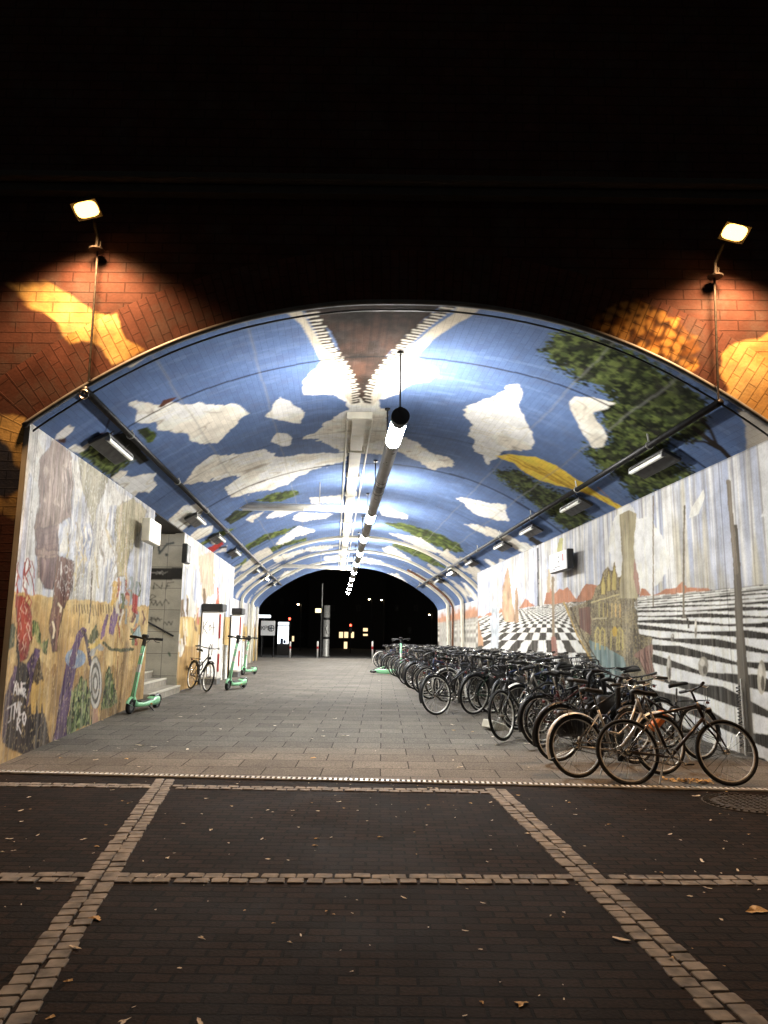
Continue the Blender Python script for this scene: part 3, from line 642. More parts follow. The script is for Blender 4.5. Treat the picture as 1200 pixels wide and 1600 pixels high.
p.mottle(G2([(560, 425), (600, 405), (632, 420), (622, 500), (620, 680), (635, 760), (560, 760), (575, 600)]), [(148, 138, 108), (176, 166, 134), (196, 186, 156)], (18, .8), .8)
p.mottle(G7([(265, 915), (300, 880), (390, 825), (402, 850), (395, 930), (425, 1070), (355, 1035), (300, 930)]), [(96, 70, 62), (136, 104, 94), (164, 130, 116)], (14, 1), .6)
for k in range(5): p.stroke(G7([(300+k*20, 920-k*14), (360+k*14, 1050)]), 1, (74, 52, 46), .3)
# posts, masts and small grey figures
p.mottle(G7([(940, 0), (985, 0), (1000, 150), (1018, 430), (1030, 700), (1060, 1000), (1105, 1480), (1150, 1800), (1010, 1800), (1000, 1450), (990, 1000), (970, 600), (960, 300)]), [(74, 68, 58), (92, 85, 74), (112, 104, 92)], (6, 1), .5)
p.stroke(G7([(925, -300), (950, 0), (980, 330)]), 7, (132, 122, 108), .5)
p.stroke(G7([(403, -200), (403, 565)]), 2, (132, 120, 98), .2); p.stroke(G7([(620, -130), (616, 60), (613, 640)]), 3, (116, 106, 90), .2); p.poly(G7([(596, 650), (613, 600), (640, 650)]), (104, 96, 84), .2); p.poly(G7([(632, 650), (645, 720), (655, 720), (648, 650)]), (66, 61, 53), .2)
p.stroke(G5([(572, 380), (575, 820)]), 4, (150, 132, 108), .5); p.stroke(G5([(578, 820), (585, 930)]), 8, (160, 110, 96), .8)
for x0, y0, rx, ry in ((512, 1000, 17, 92), (752, 985, 36, 68), (1155, 1060, 30, 120), (696, 720, 8, 68), (538, 782, 12, 26)):
    p.ell(*G7([(x0, y0)])[0], rx/4.44, ry/4.44, (176, 170, 156), 2, 1, .35); p.ell(*G7([(x0-rx*.25, y0-ry*.4)])[0], rx/9, ry/12, (222, 216, 204), 1); p.ell(*G7([(x0+rx*.3, y0+ry*.35)])[0], rx/10, ry/10, (96, 90, 80), 1)
# statues at the far end of the wall
for q, c in (([(205, 640), (215, 420), (245, 300), (265, 400), (280, 560), (300, 700), (225, 700)], (196, 160, 128)), ([(290, 710), (300, 470), (320, 450), (328, 700)], (170, 140, 112)), ([(130, 890), (120, 700), (140, 560), (155, 520), (172, 570), (185, 700), (175, 890)], (196, 204, 214)), ([(0, 880), (10, 720), (40, 690), (75, 870)], (180, 140, 108))):
    p.poly(G5(q), c, 1.2, .3)
p.stroke(G5([(540, 480), (545, 330)]), 5, (198, 180, 150), 1); p.poly(G5([(600, 200), (620, 100), (650, 95), (640, 190)]), (204, 200, 140), 1)
p.stroke(G5([(463, 170), (466, 580)]), 2.4, (60, 58, 60), .2)
panel_seams(p, y); drips(p, y, z, .2)
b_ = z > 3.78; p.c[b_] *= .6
mw = thing('mural_wall', 'right hand mural wall with chequered plain, black and white stripes and painted castle town', 'mural wall', T(WR, YM, 0))
def at0(o, root): o.parent = root; o.matrix_parent_inverse = Matrix.Translation(-Vector(root.location)); return o
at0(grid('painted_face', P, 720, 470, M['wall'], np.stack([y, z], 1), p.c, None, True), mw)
def slab(root, u0, u1, y0, y1, z1, mat, name='slab', z0=-.02):
    b = MB(); v = [T(u, y, z) for z in (z0, z1) for (u, y) in ((u0, y0), (u1, y0), (u1, y1), (u0, y1))]
    b.add(v, [(3, 2, 1, 0), (4, 5, 6, 7), (0, 1, 5, 4), (1, 2, 6, 5), (2, 3, 7, 6), (3, 0, 4, 7)]); return at0(b.obj(name, mat), root)
slab(mw, WR+.004, WR+.25, YM+.012, YR1-.002, 3.80, M['offwhite'])
# left front wall
def brush(p, y, z, k=.5): p.c *= (1+k*(fbm(y*26+3, z*5, 4)-.5)+k*.8*(fbm(y*9, z*9+4, 3)-.5))[:, None]
YL1 = onwall(236, 900, WL)[0]; YL2 = onwall(285, 900, WL)[0]; YL3 = onwall(366, 900, WL)[0]
P, y, z = wall_grid(WL, YM+.01, YL1, 3.86, 460, 460)
p = Paint(P, (180, 188, 205), y, z); p.amp = 1.2; p.lines = 1.6; p.ragged = .9; p.hx = fbm(y*30, z*4, 3)-.5; p.hy = fbm(y*26+9, z*3, 3)-.5
streaks(p, y, z, np.ones(len(y), bool))
L2 = lambda q: Z(4.8, 0, 640, q); L3 = lambda q: Z(4.8, 0, 880, q)
p.poly(L2([(170, 180), (240, 215), (300, 210), (330, 330), (300, 600), (190, 420)]), (220, 214, 204), 2, .1, .7)
for q in ([(560, 370), (600, 420), (620, 600), (560, 760), (545, 560)], [(830, 530), (900, 610), (1000, 680), (960, 760), (860, 720), (780, 760)], [(480, 900), (520, 860), (500, 1060), (440, 1100)], [(620, 860), (700, 900), (640, 1080), (590, 1050)], [(740, 920), (800, 860), (860, 1100), (780, 1180)]): p.poly(L2(q), (234, 230, 222), 3)
for k in range(26):
    x0 = 460+random.random()*500; y0 = 760+random.random()*350; p.stroke(L2([(x0, y0), (x0+random.uniform(-20, 50), y0+120), (x0+random.uniform(-40, 30), y0+260)]), random.uniform(1.5, 3.4), random.choice([(232, 228, 222), (150, 158, 184), (176, 166, 150), (206, 190, 150)]), 1.5)
PK = [(136, 108, 98), (160, 132, 120), (182, 158, 146), (150, 126, 110)]
p.mottle(L2([(300, 380), (345, 320), (410, 225), (540, 320), (550, 500), (520, 800), (430, 870), (445, 1260), (290, 1260), (262, 880), (290, 700)]), PK, (10, 1.2), 2)
p.mottle(L2([(590, 340), (815, 495), (780, 620), (720, 760), (700, 920), (655, 740), (610, 560)]), [(128, 122, 92), (158, 150, 116), (182, 174, 146)], (12, 1), 2)
p.mottle(L2([(870, 720), (1000, 660), (1110, 760), (1060, 900), (1000, 1000), (940, 1250), (880, 1250), (870, 1000)]), [(158, 148, 100), (190, 176, 126), (210, 186, 150)], (14, 1), 2)
p.mottle(L2([(275, 900), (420, 860), (445, 1060), (280, 1040)]), [(118, 92, 92), (146, 118, 112)], (8, 1.6), 1.5)
for k in range(7): p.stroke(L2([(300+k*36, 400-k*20), (296+k*34, 640), (285+k*30, 860)]), 1.1, (112, 88, 80), 1.5)
for k in range(9): p.stroke(L2([(282, 880+k*42), (350, 890+k*42), (436, 868+k*42)]), .9, (104, 82, 80), .8)
for q in ([(330, 470), (345, 420), (365, 470), (350, 520)], [(360, 560), (375, 520), (385, 590)], [(470, 420), (500, 360), (515, 430)], [(400, 700), (430, 640), (450, 720)], [(320, 680), (335, 620), (350, 700)]): p.poly(L2(q), (196, 176, 162), 1.5)
for k in range(14): x0 = 470+random.random()*60; p.stroke(L2([(x0, 420+random.random()*60), (x0+random.uniform(-12, 12), 560), (x0+random.uniform(-16, 10), 700+random.random()*80)]), 1.2, random.choice([(120, 96, 88), (206, 188, 176)]), 1.5)
# desert
hz = np.interp(p.x, [0, 15, 112, 173, 240], [920, 923, 937, 941, 950]); m = p.y > hz+3*p.nx*4
p.mm(m, [(176, 142, 92), (204, 172, 116), (222, 196, 142)], (3, 2))
p.mm(m & (p.y > 1040+60*(p.nx)), [(140, 106, 66), (176, 142, 92), (196, 164, 110)], (4, 2), .8)
for k in range(16): x0 = 115+k*4.2; p.stroke([(x0, hz.mean()+8), (x0+1, hz.mean()+18+random.random()*8)], 2, (96, 84, 60), .6, .7)
p.mottle(L3([(300, -40), (425, -40), (410, 150), (395, 195), (335, 185), (305, 120)]), [(104, 80, 82), (132, 104, 104), (160, 132, 124)], (10, 3), .8)
p.mottle(L3([(425, -60), (555, -20), (545, 200), (480, 340), (450, 480), (430, 660), (400, 670), (368, 500), (395, 300)]), [(86, 58, 54), (116, 82, 74), (144, 108, 92)], (8, 1.5), 1.2)
for q in ([(440, 300), (460, 330), (455, 360)], [(395, 440), (410, 500), (400, 560)]): p.stroke(L3(q), 3, (226, 210, 180), .5)
p.mottle(L3([(120, 240), (180, 250), (235, 340), (242, 560), (205, 720), (150, 750), (128, 520)]), [(116, 40, 32), (158, 58, 44), (186, 84, 62)], (9, 4), 1.2)
for k in range(16): x0 = 120+random.random()*130; y0 = -60+random.random()*300; p.stroke(L3([(x0, y0), (x0+random.uniform(-30, 40), y0+60), (x0+random.uniform(-20, 30), y0+130)]), 1.6, (156, 60, 50), 1)
for k in range(12): x0 = 130+random.random()*90; y0 = 300+random.random()*350; p.stroke(L3([(x0, y0), (x0+random.uniform(-20, 20), y0+30), (x0+random.uniform(-20, 20), y0+60)]), 1.3, (226, 180, 160), .5)
p.mottle(L3([(240, 420), (290, 440), (300, 600), (360, 560), (350, 680), (310, 640), (250, 560)]), [(70, 84, 46), (110, 124, 72), (176, 170, 110)], (12, 8), 2)
p.mottle(L3([(40, 480), (110, 440), (105, 640), (50, 660)]), [(70, 80, 60), (100, 104, 76)], (8, 8), 2)
PU = [(58, 42, 64), (84, 62, 92), (112, 88, 120)]
p.mottle(L3([(20, 1250), (40, 1000), (110, 770), (160, 850), (260, 640), (300, 640), (240, 900), (200, 1100), (190, 1380), (20, 1350)]), PU, (5, 3), 1)
p.mottle(L3([(35, 1370), (80, 1050), (125, 760), (120, 480), (150, 740), (200, 760), (225, 880), (195, 1090), (285, 1010), (330, 1080), (372, 1350), (200, 1450)]), [(36, 28, 28), (54, 44, 42), (72, 58, 50)], (6, 4), 1)
p.mottle(L3([(240, 900), (285, 690), (330, 900), (300, 1000), (280, 900), (250, 1010)]), [(60, 48, 34), (96, 76, 46)], (14, 3), 1.5)
for k in range(9): x0 = 245+k*11; p.stroke(L3([(x0, 860+random.random()*60), (x0-6, 1000), (x0+random.uniform(-16, 8), 1120)]), 2.4, (196, 160, 92), 1)
p.stroke(L3([(440, 1330), (470, 1130), (500, 950), (540, 760)]), 17, (84, 60, 98), 1); p.stroke(L3([(540, 760), (565, 640), (590, 550), (620, 505)]), 11, (104, 76, 116), 1); p.stroke(L3([(615, 505), (640, 550), (660, 640), (680, 760)]), 6, (66, 50, 66), 1)
p.mottle(L3([(392, 1350), (430, 1150), (480, 980), (520, 900), (500, 1310)]), PU, (6, 2), .8)
p.ell(*L3([(565, 715)])[0], 16, 15, (140, 156, 176), 3, 1, .3); p.ell(*L3([(555, 690)])[0], 6, 5, (196, 206, 216), 2); p.stroke(L3([(540, 760), (578, 600)]), 9, (92, 66, 104), 1)
p.ell(*L3([(715, 900)])[0], 10, 43, (120, 118, 112), 2, 1, .2)
for r_, c in ((1., (196, 192, 184)), (.8, (92, 90, 86)), (.62, (190, 186, 178)), (.42, (110, 106, 100)), (.24, (208, 204, 196))): p.ell(*L3([(715, 900)])[0], 9*r_, 40*r_, c, 1.5)
p.poly(L3([(680, 1090), (735, 1090), (730, 1200), (690, 1220)]), (176, 140, 120), 1); p.stroke(L3([(690, 680), (720, 600), (755, 640)]), 8, (168, 166, 160), .8)
BU = [(30, 38, 24), (52, 66, 38), (80, 96, 56), (110, 124, 84)]
for q in (L3([(495, 1310), (520, 1080), (540, 960), (575, 930), (610, 850), (640, 880), (665, 960), (685, 1200)]), L3([(745, 1190), (770, 980), (790, 850), (822, 775), (850, 850), (872, 950), (885, 1125)])):
    m = p.inside(q, 2.4); p.mm(m, [(24, 30, 20), (36, 46, 28)], (6, 4))
    for sc_, off, th_, c1 in ((14, 0, .5, (60, 76, 42)), (20, 40, .56, (96, 112, 64)), (26, 80, .6, (150, 160, 110))): p.put(m & (fbm(y*sc_+off, z*sc_*.6, 2) > th_), c1, .3, .8)
p.poly(L3([(655, 600), (690, 520), (720, 450), (745, 540), (690, 600)]), (84, 88, 56), 1); p.poly(L3([(660, 630), (750, 560), (760, 590), (700, 640)]), (214, 186, 104), .8)
p.poly(L3([(745, 590), (770, 470), (800, 380), (812, 400), (785, 540)]), (120, 92, 126), .8); p.poly(L3([(815, 520), (830, 400), (895, 255), (890, 400), (845, 540)]), (120, 92, 130), .8); p.poly(L3([(830, 330), (850, 130), (910, 140), (895, 260)]), (214, 176, 96), 1)
p.stroke(L3([(775, 600), (830, 640), (910, 660), (990, 640)]), 5, (82, 84, 54), 1.2)
for k in range(34):
    x0 = 880+random.random()*200; y0 = 60+random.random()*480; p.stroke(L3([(x0, y0), (x0+random.uniform(-12, 14), y0+50), (x0+random.uniform(-14, 14), y0+100)]), random.uniform(2, 5), random.choice([(158, 66, 56), (196, 170, 120), (110, 120, 86), (214, 206, 190), (150, 160, 160), (120, 84, 72), (206, 150, 110)]), 1.5)
p.poly(L3([(995, 220), (1035, 250), (1028, 385), (990, 355)]), (164, 58, 52), .8); p.mottle(L3([(985, 560), (1045, 460), (1060, 560)]), [(150, 176, 180), (186, 200, 200)], (6, 6), 1)
p.stroke(L3([(690, 60), (680, 300), (670, 450)]), 2.2, (92, 78, 62), .4); p.stroke(L3([(600, 300), (585, 500)]), 1.2, (120, 100, 72), .3); p.stroke(L3([(885, 700), (875, 950)]), 2.4, (150, 112, 70), .4)
p.mm((p.y > 1181+7*p.nx-.46*(p.x-40)-16) & m, [(112, 84, 58), (150, 116, 80), (166, 136, 98)], (20, 2), .8)
uw_ = (np.clip((hz-p.y)/140, 0, 1)*.3)[:, None]; p.c = p.c*(1-uw_)+uw_*lin((240, 238, 236)); p.c = np.clip(p.c, 0, 1)**1.06; brush(p, y, z, .6)
def linework(p, y, z, m, fy, fz, freq, w, col, a, o):
    r = fbm(y*fy+o, z*fz+o, 4); k = m & (np.abs((r*freq) % 1-.5) < w) & (fbm(y*1.3+o, z*1.3, 2) > .42); p.c[k] = p.c[k]*(1-a)+lin(col)*a
up = p.y < hz-4
linework(p, y, z, up & (y > YM+1.2), 3.2, 1.1, 13, .055, (244, 240, 234), .8, 3); linework(p, y, z, up, 4.2, 1.4, 12, .03, (92, 78, 70), .55, 21); linework(p, y, z, ~up, 3.4, 1.6, 10, .03, (64, 50, 38), .5, 44); linework(p, y, z, ~up, 5, 1.5, 9, .035, (232, 204, 150), .5, 61)
# graffiti in white paint: two short lines
WH = (222, 216, 214)
L3s = lambda q, w_=1.6: p.stroke(L3(q), w_, WH, 0)
for q in ([(100, 985), (118, 900), (128, 985)], [(104, 950), (126, 950)], [(104, 890), (106, 896)], [(122, 888), (124, 894)], [(134, 900), (140, 985), (148, 940), (156, 980), (160, 890)], [(166, 985), (164, 905), (188, 900)], [(166, 945), (184, 940)], [(166, 985), (192, 978)], [(176, 1000), (172, 940), (192, 950), (178, 975), (196, 1010)],
          [(55, 1090), (120, 1050)], [(88, 1070), (78, 1180), (60, 1195)], [(104, 1170), (112, 1050), (124, 1120), (138, 1040), (140, 1160)], [(150, 1040), (148, 1140), (168, 1130)], [(160, 1050), (162, 1060)],
          [(128, 1250), (130, 1160), (152, 1175), (132, 1210), (158, 1275)], [(178, 1120), (168, 1170), (182, 1215), (196, 1160), (182, 1118)], [(172, 1170), (196, 1160)]): L3s(q)
panel_seams(p, y, 1.3, .1); drips(p, y, z, .2)
lw = thing('mural_wall', 'left mural wall at the entrance painted with a desert, purple arch and red totem', 'mural wall', T(WL, YM, 0))
at0(grid('painted_face', P, 460, 460, M['wall'], np.stack([y, z], 1), p.c, None, False), lw)
slab(lw, WL-.22, WL-.004, YM+.012, YL1-.002, 3.86, M['offwhite'])
# left rear wall beyond the stairs
P, y, z = wall_grid(WL, YL2, YL3, 3.82, 160, 260)
p = Paint(P, (190, 196, 210), y, z); p.amp = 1.
streaks(p, y, z, np.ones(len(y), bool))
R4 = lambda q: Z(4.704, 180, 780, q)
p.poly(R4([(500, 290), (620, 280), (640, 470), (560, 560), (500, 470)]), (230, 226, 216), 2); p.mottle(R4([(610, 420), (720, 380), (730, 700), (640, 740)]), [(190, 176, 146), (214, 196, 172), (206, 176, 156)], (14, 1), 2)
m = p.y > 780+865/4.704+3*p.nx; p.mm(m, [(186, 150, 92), (214, 180, 112), (226, 200, 140)], (6, 2)); p.mm(m & (p.y > 1010), [(158, 118, 66), (190, 150, 88)], (8, 2), .8)
for k in range(30): x0 = 440+random.random()*330; y0 = 640+random.random()*400; p.stroke(R4([(x0, y0), (x0+random.uniform(-8, 8), y0+60), (x0+random.uniform(-10, 10), y0+120)]), random.uniform(1.5, 4), random.choice([(196, 110, 84), (222, 206, 170), (150, 60, 50), (120, 96, 70), (228, 222, 210), (206, 170, 104)]), 1.)
p.poly(R4([(415, 1370), (420, 1180), (440, 1150), (450, 1370)]), (92, 104, 70), 1); p.poly(R4([(430, 1130), (445, 1050), (470, 1040), (450, 1140)]), (160, 46, 44), .6)
panel_seams(p, y, 1.3, .1); drips(p, y, z, .2)
lr = thing('mural_wall', 'left mural wall beyond the stairs with pale drips over ochre ground', 'mural wall', T(WL, YL2, 0))
at0(grid('painted_face', P, 160, 260, M['wall'], np.stack([y, z], 1), p.c, None, False), lr)
slab(lr, WL-.22, WL-.004, YL2+.002, YL3-.002, 3.82, M['offwhite'])
# ------------------------------------------------------------------ stairs with tiled wall
st_ = thing('staircase', 'concrete stairs going up to the left behind a tiled side wall', 'staircase', T(WL, YL1, gz(YL1)))
nu, nv = 220, 260; uw = np.linspace(WL-3.2, WL-.005, nu); zw = np.linspace(0, 3.78, nv); uu = np.repeat(uw, nv); zz = np.tile(zw, nu)
Yt = YL2-.01; P = np.stack([uu+AX*(Yt-YM), np.full(uu.size, Yt), zz], 1)
p = Paint(P, (206, 201, 186), uu, zz); p.amp = .6; p.c *= (1+.5*(fbm(uu*2, zz*2, 3)-.5))[:, None]
p.mm((p.y > 780+505/4.704) & (p.y < 780+592/4.704), [(24, 22, 22), (34, 32, 32)], (3, 3))
DK = (40, 42, 42)
p.stroke(R4([(262, 400), (300, 280), (310, 260), (325, 400), (380, 330), (425, 320)]), 3.2, (48, 66, 66), .3); p.stroke(R4([(300, 270), (320, 250)]), 4, (48, 66, 66)); p.ell(*R4([(378, 408)])[0], 2.6, 2.6, (48, 66, 66))
for q in ([(280, 665), (285, 615), (340, 660), (345, 610)], [(370, 665), (385, 615), (430, 608)], [(375, 640), (400, 636)], [(245, 730), (270, 700), (300, 715), (250, 740), (300, 745)], [(250, 790), (265, 750), (280, 780), (300, 745), (305, 785), (330, 750), (345, 785), (370, 735), (395, 770)], [(250, 885), (345, 882)], [(270, 900), (262, 870), (290, 872), (300, 900), (310, 868), (330, 896)], [(355, 920), (365, 900), (380, 925), (395, 895), (410, 925), (420, 898)]): p.stroke(R4(q), 1.1, DK, .2)
for q in ([(262, 540), (300, 540), (310, 530), (330, 548), (345, 528), (360, 545), (385, 532)], [(300, 550), (330, 535), (350, 552)]): p.stroke(R4(q), 1.0, (206, 204, 200), .2)
p.stroke(R4([(395, 1130), (402, 1150)]), 3, (90, 110, 90))
at0(grid('tiled_wall', P, nu, nv, M['tile'], np.stack([uu, zz], 1), p.c, None, True), st_)
slab(st_, WL-3.2, WL-.23, Yt+.012, Yt+.24, 3.78, M['offwhite'], 'wall_core')
slab(st_, WL-3.2, WL-.01, YL1+.01, Yt-.01, 3.92, M['night'], 'soffit', 3.80)
slab(st_, WL-3.4, WL-3.21, YL1-.5, Yt, 3.8, M['step'], 'rear_wall')
slab(st_, WL-3.2, WL-.24, YL1-.2, YL1-.01, 3.8, M['step'], 'inner_wall')
b = MB(); z0 = gz(YL1)
for i in range(8):
    u1 = WL+.10-.32*i; b2 = [T(u, y_, z_) for z_ in (z0-.05 if i == 0 else z0+.16*i-.001, z0+.16*(i+1)) for (u, y_) in ((WL-3.2, YL1+(.02 if i else .04)), (u1, YL1+(.02 if i else .04)), (u1, Yt-.03), (WL-3.2, Yt-.03))]
    b.add(b2, [(3, 2, 1, 0), (4, 5, 6, 7), (0, 1, 5, 4), (1, 2, 6, 5), (2, 3, 7, 6), (3, 0, 4, 7)])
at0(b.obj('steps', M['step']), st_)
b = MB()
for i in range(8):
    u1 = WL+.10-.32*i; b.add([T(u1+.012+dx_, y_, z0+.16*(i+1)+dz_) for dz_ in (.002, -.03) for dx_, y_ in ((0, YL1+.05), (0, Yt-.04))]+[T(u1-.05, y_, z0+.16*(i+1)+.003) for y_ in (YL1+.05, Yt-.04)], [(0, 1, 3, 2), (4, 5, 1, 0)])
at0(b.obj('nosing', M['offwhite']), st_)
sl = thing('stair_lamp', 'round ceiling lamp under the soffit of the stairs', 'ceiling lamp', T(WL-1.1, (YL1+Yt)/2-.3, 3.8))
MB().lathe([(.02, -.09), (.13, -.08), (.16, -.03), (.16, -.02)], 20).obj('globe', emit('stair_lamp_light', (1., .95, .86), 260.), sl, True); MB().lathe([(.19, -.03), (.19, 0), (.05, 0)], 20).obj('base', M['grey'], sl)
def rail_pt(x, y_): X, z_ = onY(x, y_, Yt-.07); return Vector((X, Yt-.07, z_))
ra_, rb_ = rail_pt(231, 972), rail_pt(271, 994); dr_ = (rb_-ra_)
b = MB().tube([ra_-dr_*1.2, rb_], .022, 8)
for t_ in (-.6, .62): k = ra_+dr_*t_; b.tube([k, k+Vector((0, .07, -.04))], .012, 6)
at0(b.obj('handrail', M['black']), st_)
# ------------------------------------------------------------------ lamps on the crown
TY0 = 9.75; tx0, tz0 = onY(626, 650, TY0); tu = tx0-AX*(TY0-YM); TZ = tz0; TR = .112
tube = thing('tubular_light', 'long dark tubular ceiling light with white lit segments hung along the tunnel crown', 'ceiling light', T(tu, TY0, TZ))
def tpt(Y, dz=0, du=0): return T(tu+du, Y, TZ+dz)
def tarc(y0, y1, a0, a1, r, mat, name, n=18):
    b = MB(); v = []
    for Y in (y0, y1):
        for k in range(n+1):
            a = math.radians(a0+(a1-a0)*k/n); v.append(tpt(Y, -math.cos(a)*r, math.sin(a)*r))
    f = [(k, k+1, n+2+k, n+1+k) for k in range(n)]
    v += [tpt(y0, 0), tpt(y1, 0)]; f += [(k+1, k, 2*n+2) for k in range(n)]+[(n+1+k, n+2+k, 2*n+3) for k in range(n)]
    b.add(v, f); return at0(b.obj(name, mat), tube)
lamps = [10.52+3.85*i for i in range(11)]
TE = 50.
at0(MB().tube([tpt(TY0, .085), tpt(TE, .085)], TR*.45, 12).obj('spine', M['darksteel']), tube)
prev = TY0+.14
for i, Y in enumerate(lamps):
    lit = i != 1
    a, c = Y-.55, Y+.55
    if c > TE: break
    tarc(prev, a-.05, -128, 128, TR, M['shade'] if i else M['black'], 'shade')
    tarc(a, c, -100, 100, TR*.985, M['lamp'] if lit else M['shade'], 'lamp_diffuser')
    for y_ in (a-.05, c): tarc(y_, y_+.05, -180, 180, TR*1.04, M['black'], 'joint_ring', 24)
    if i == 1: tarc(Y-.25, Y+.3, -130, 130, TR*1.03, M['black'], 'joint_ring', 24)
    prev = c+.05
b = MB()
for k in range(2): pass
tarc(TY0, TY0+.14, -180, 180, TR*1.12, M['black'], 'end_cap', 28)
def ceil_z(u):
    d = abs(u-U0); a = np.array(PROF); return float(np.interp(d, a[:, 0], a[:, 1]))
for Y in [TY0+.1]+[l+1.9 for l in lamps if l+2 < YF]:
    b = MB(); b.tube([tpt(Y, .13), T(tu, Y, ceil_z(tu)-.01)], .014, 6); b.lathe([(.05, -.03), (.05, 0)], 12, T(tu, Y, ceil_z(tu)-.005)); at0(b.obj('hanger', M['black']), tube)
# cable duct on the crown
DY0 = 12.7; dxw, _ = onY(562, 640, DY0); du_ = dxw-AX*(DY0-YM)
duct = thing('cable_duct', 'white painted cable duct running along the tunnel crown beside the tubular light', 'cable duct', T(du_, DY0, 5.3))
b = MB(); Y = DY0
while Y < YF-.4:
    z_ = ceil_z(du_); v = [T(du_+s*.13, yy, zz_) for yy in (Y, Y+1.17) for s, zz_ in ((-1, z_), (-.92, z_-.1), (.92, z_-.1), (1, z_))]
    b.add(v, [(0, 1, 5, 4), (1, 2, 6, 5), (2, 3, 7, 6), (3, 2, 1, 0), (4, 5, 6, 7)]); Y += 1.2
at0(b.obj('duct_cover', M['offwhite']), duct)
b = MB(); Y = DY0
while Y < YF-.4: at0(MB().box(T(du_, Y, ceil_z(du_)-.06), (.34 if Y > DY0 else .46, .05 if Y > DY0 else .14, .13), bev=.01).obj('bracket', M['offwhite']), duct); Y += 2.4
for s in (-.22, .24):
    at0(MB().tube([T(du_+s, DY0+.3, ceil_z(du_+s)-.03), T(du_+s, YF-.5, ceil_z(du_+s)-.03)], .02, 6).obj('cable_pipe', M['offwhite']), duct)
# side conduits
def conduit(px1, px2, name_lab, inset=.10):
    (x1, y1), (x2, y2) = px1, px2
    X, z = onY(x1, y1, YM-.03); return X, z
cl_x, cl_z = onY(136, 597, YM); cr_x, cr_z = onY(1121, 628, YM)
cl_z -= .02; cr_z -= .02
conds = []
for u, z, lab in ((cl_x, cl_z, 'left'), (cr_x, cr_z, 'right')):
    z = min(z, ceil_z(u)-.06)
    c = thing('conduit', 'black steel conduit under the %s side of the vault' % lab, 'conduit', T(u, YM-.05, z))
    at0(MB().tube([T(u, YM-.06, z), T(u, 40.5, z)], .045, 10).obj('pipe', M['darksteel'], None, True), c)
    Y = YM+1.9
    while Y < 40:
        b = MB(); b.ring(T(u, Y, z), .05, .012, 14, 6); b.tube([T(u, Y, z), T(u-.02*(1 if u > 0 else -1), Y, ceil_z(u)+.02)], .016, 6); at0(b.obj('clamp', M['steel']), c); Y += 3.2
    conds.append((u, z))
    if lab == 'left': at0(MB().ring(T(u, YM-.07, z-.06), .05, .012, 16, 6).obj('hook', M['chrome']), c)
(uL, zL), (uR, zR) = conds
# strip lights
def strip_light(u, z, y0, y1, sgn, label, lit=False):
    Yc = (y0+y1)/2; L = y1-y0; X = T(u, Yc, z)
    r = thing('strip_light', label, 'strip light', X, (0, 0, math.atan(-AX)), 'fluorescent strip lights along the side conduits')
    R = Matrix.Rotation(sgn*.5, 3, 'Y')
    b = MB().box((0, 0, 0), (.30, L, .05), R, .01); b.box(R @ Vector((sgn*.1, 0, .04)), (.09, L*.6, .05), R); b.obj('housing', M['black'], r)
    t = R @ Vector((-sgn*.10, 0, -.055))
    MB().tube([t+Vector((0, -L*.45, 0)), t+Vector((0, L*.45, 0))], .033, 10).obj('tube_lamp', M['sidelamp'] if lit else glass_tube, r)
    b = MB()
    for k in (-1, 1): b.box(t+Vector((0, k*L*.465, .012)), (.06, .04, .07))
    b.obj('end_socket', M['grey'], r)
    b = MB().tube([(0, L*.3, .03), (-sgn*.14, L*.3, .2)], .012, 6); b.tube([(0, -L*.3, .03), (-sgn*.14, -L*.3, .2)], .012, 6); b.obj('bracket', M['black'], r)
def alongY(x, y, u, z):   # depth where a line at (u,z) passes the pixel row
    best = min((abs(float(project(np.array(T(u, Y, z)))[1])-y), Y) for Y in np.arange(8.4, 42, .05)); return best[1]
ORD = ['nearest', 'second', 'third', 'fourth', 'fifth', 'sixth', 'seventh', 'eighth', 'ninth']
uf, zf = uL-.26, zL-.2
ysL = [alongY(0, y_, uf, zf) for y_ in (702, 813, 842, 864, 892)]
ysL += [ysL[-1]+4, ysL[-1]+8]
for i, Y in enumerate(ysL):
    if Y < 40: strip_light(uf, zf, Y-.62, Y+.62, -1, 'black backed strip light with white tube, %s along the left conduit' % ORD[i], i == 5)
uf, zf = uR+.26, zR-.16
ysR = [alongY(0, y_, uf, zf) for y_ in (726, 792, 830, 854, 880)]
ysR += [ysR[-1]+4.2, ysR[-1]+8]
for i, Y in enumerate(ysR):
    if Y < 40: strip_light(uf, zf, Y-.62, Y+.62, 1, 'black backed strip light with white tube, %s along the right conduit' % ORD[i], i == 5)
# cross bars with hangers
for i, (pxl, pxr, pyl, pyr, lab) in enumerate(((325, 581, 788, 796, 'near grey crossbar pipe between the left conduit and the tubular light'), (395, 551, 882, 888, 'far grey crossbar pipe between the left conduit and the tubular light'))):
    Y = 18.3 if i == 0 else 33.2
    xl, zl = onY(pxl, pyl, Y); xr, zr = onY(pxr, pyr, Y)
    c = thing('crossbar_pipe', lab, 'pipe', (xl, Y, zl))
    at0(MB().tube([(xl, Y, zl), (xr, Y, zr)], .085, 12).obj('pipe', M['barpaint'], None, True), c)
    for t_ in (.2, .68):
        x_ = xl+(xr-xl)*t_; z_ = zl+(zr-zl)*t_; at0(MB().tube([(x_, Y, z_), (x_, Y, ceil_z(x_-AX*(Y-YM))+.02)], .016, 6).obj('hanger', M['steel']), c)
    x_ = xl+(xr-xl)*.4; at0(MB().box((x_, Y-.02, zl-.115), ((xr-xl)*.38, .09, .05), bev=.01).obj('tube_lamp', M['white']), c)
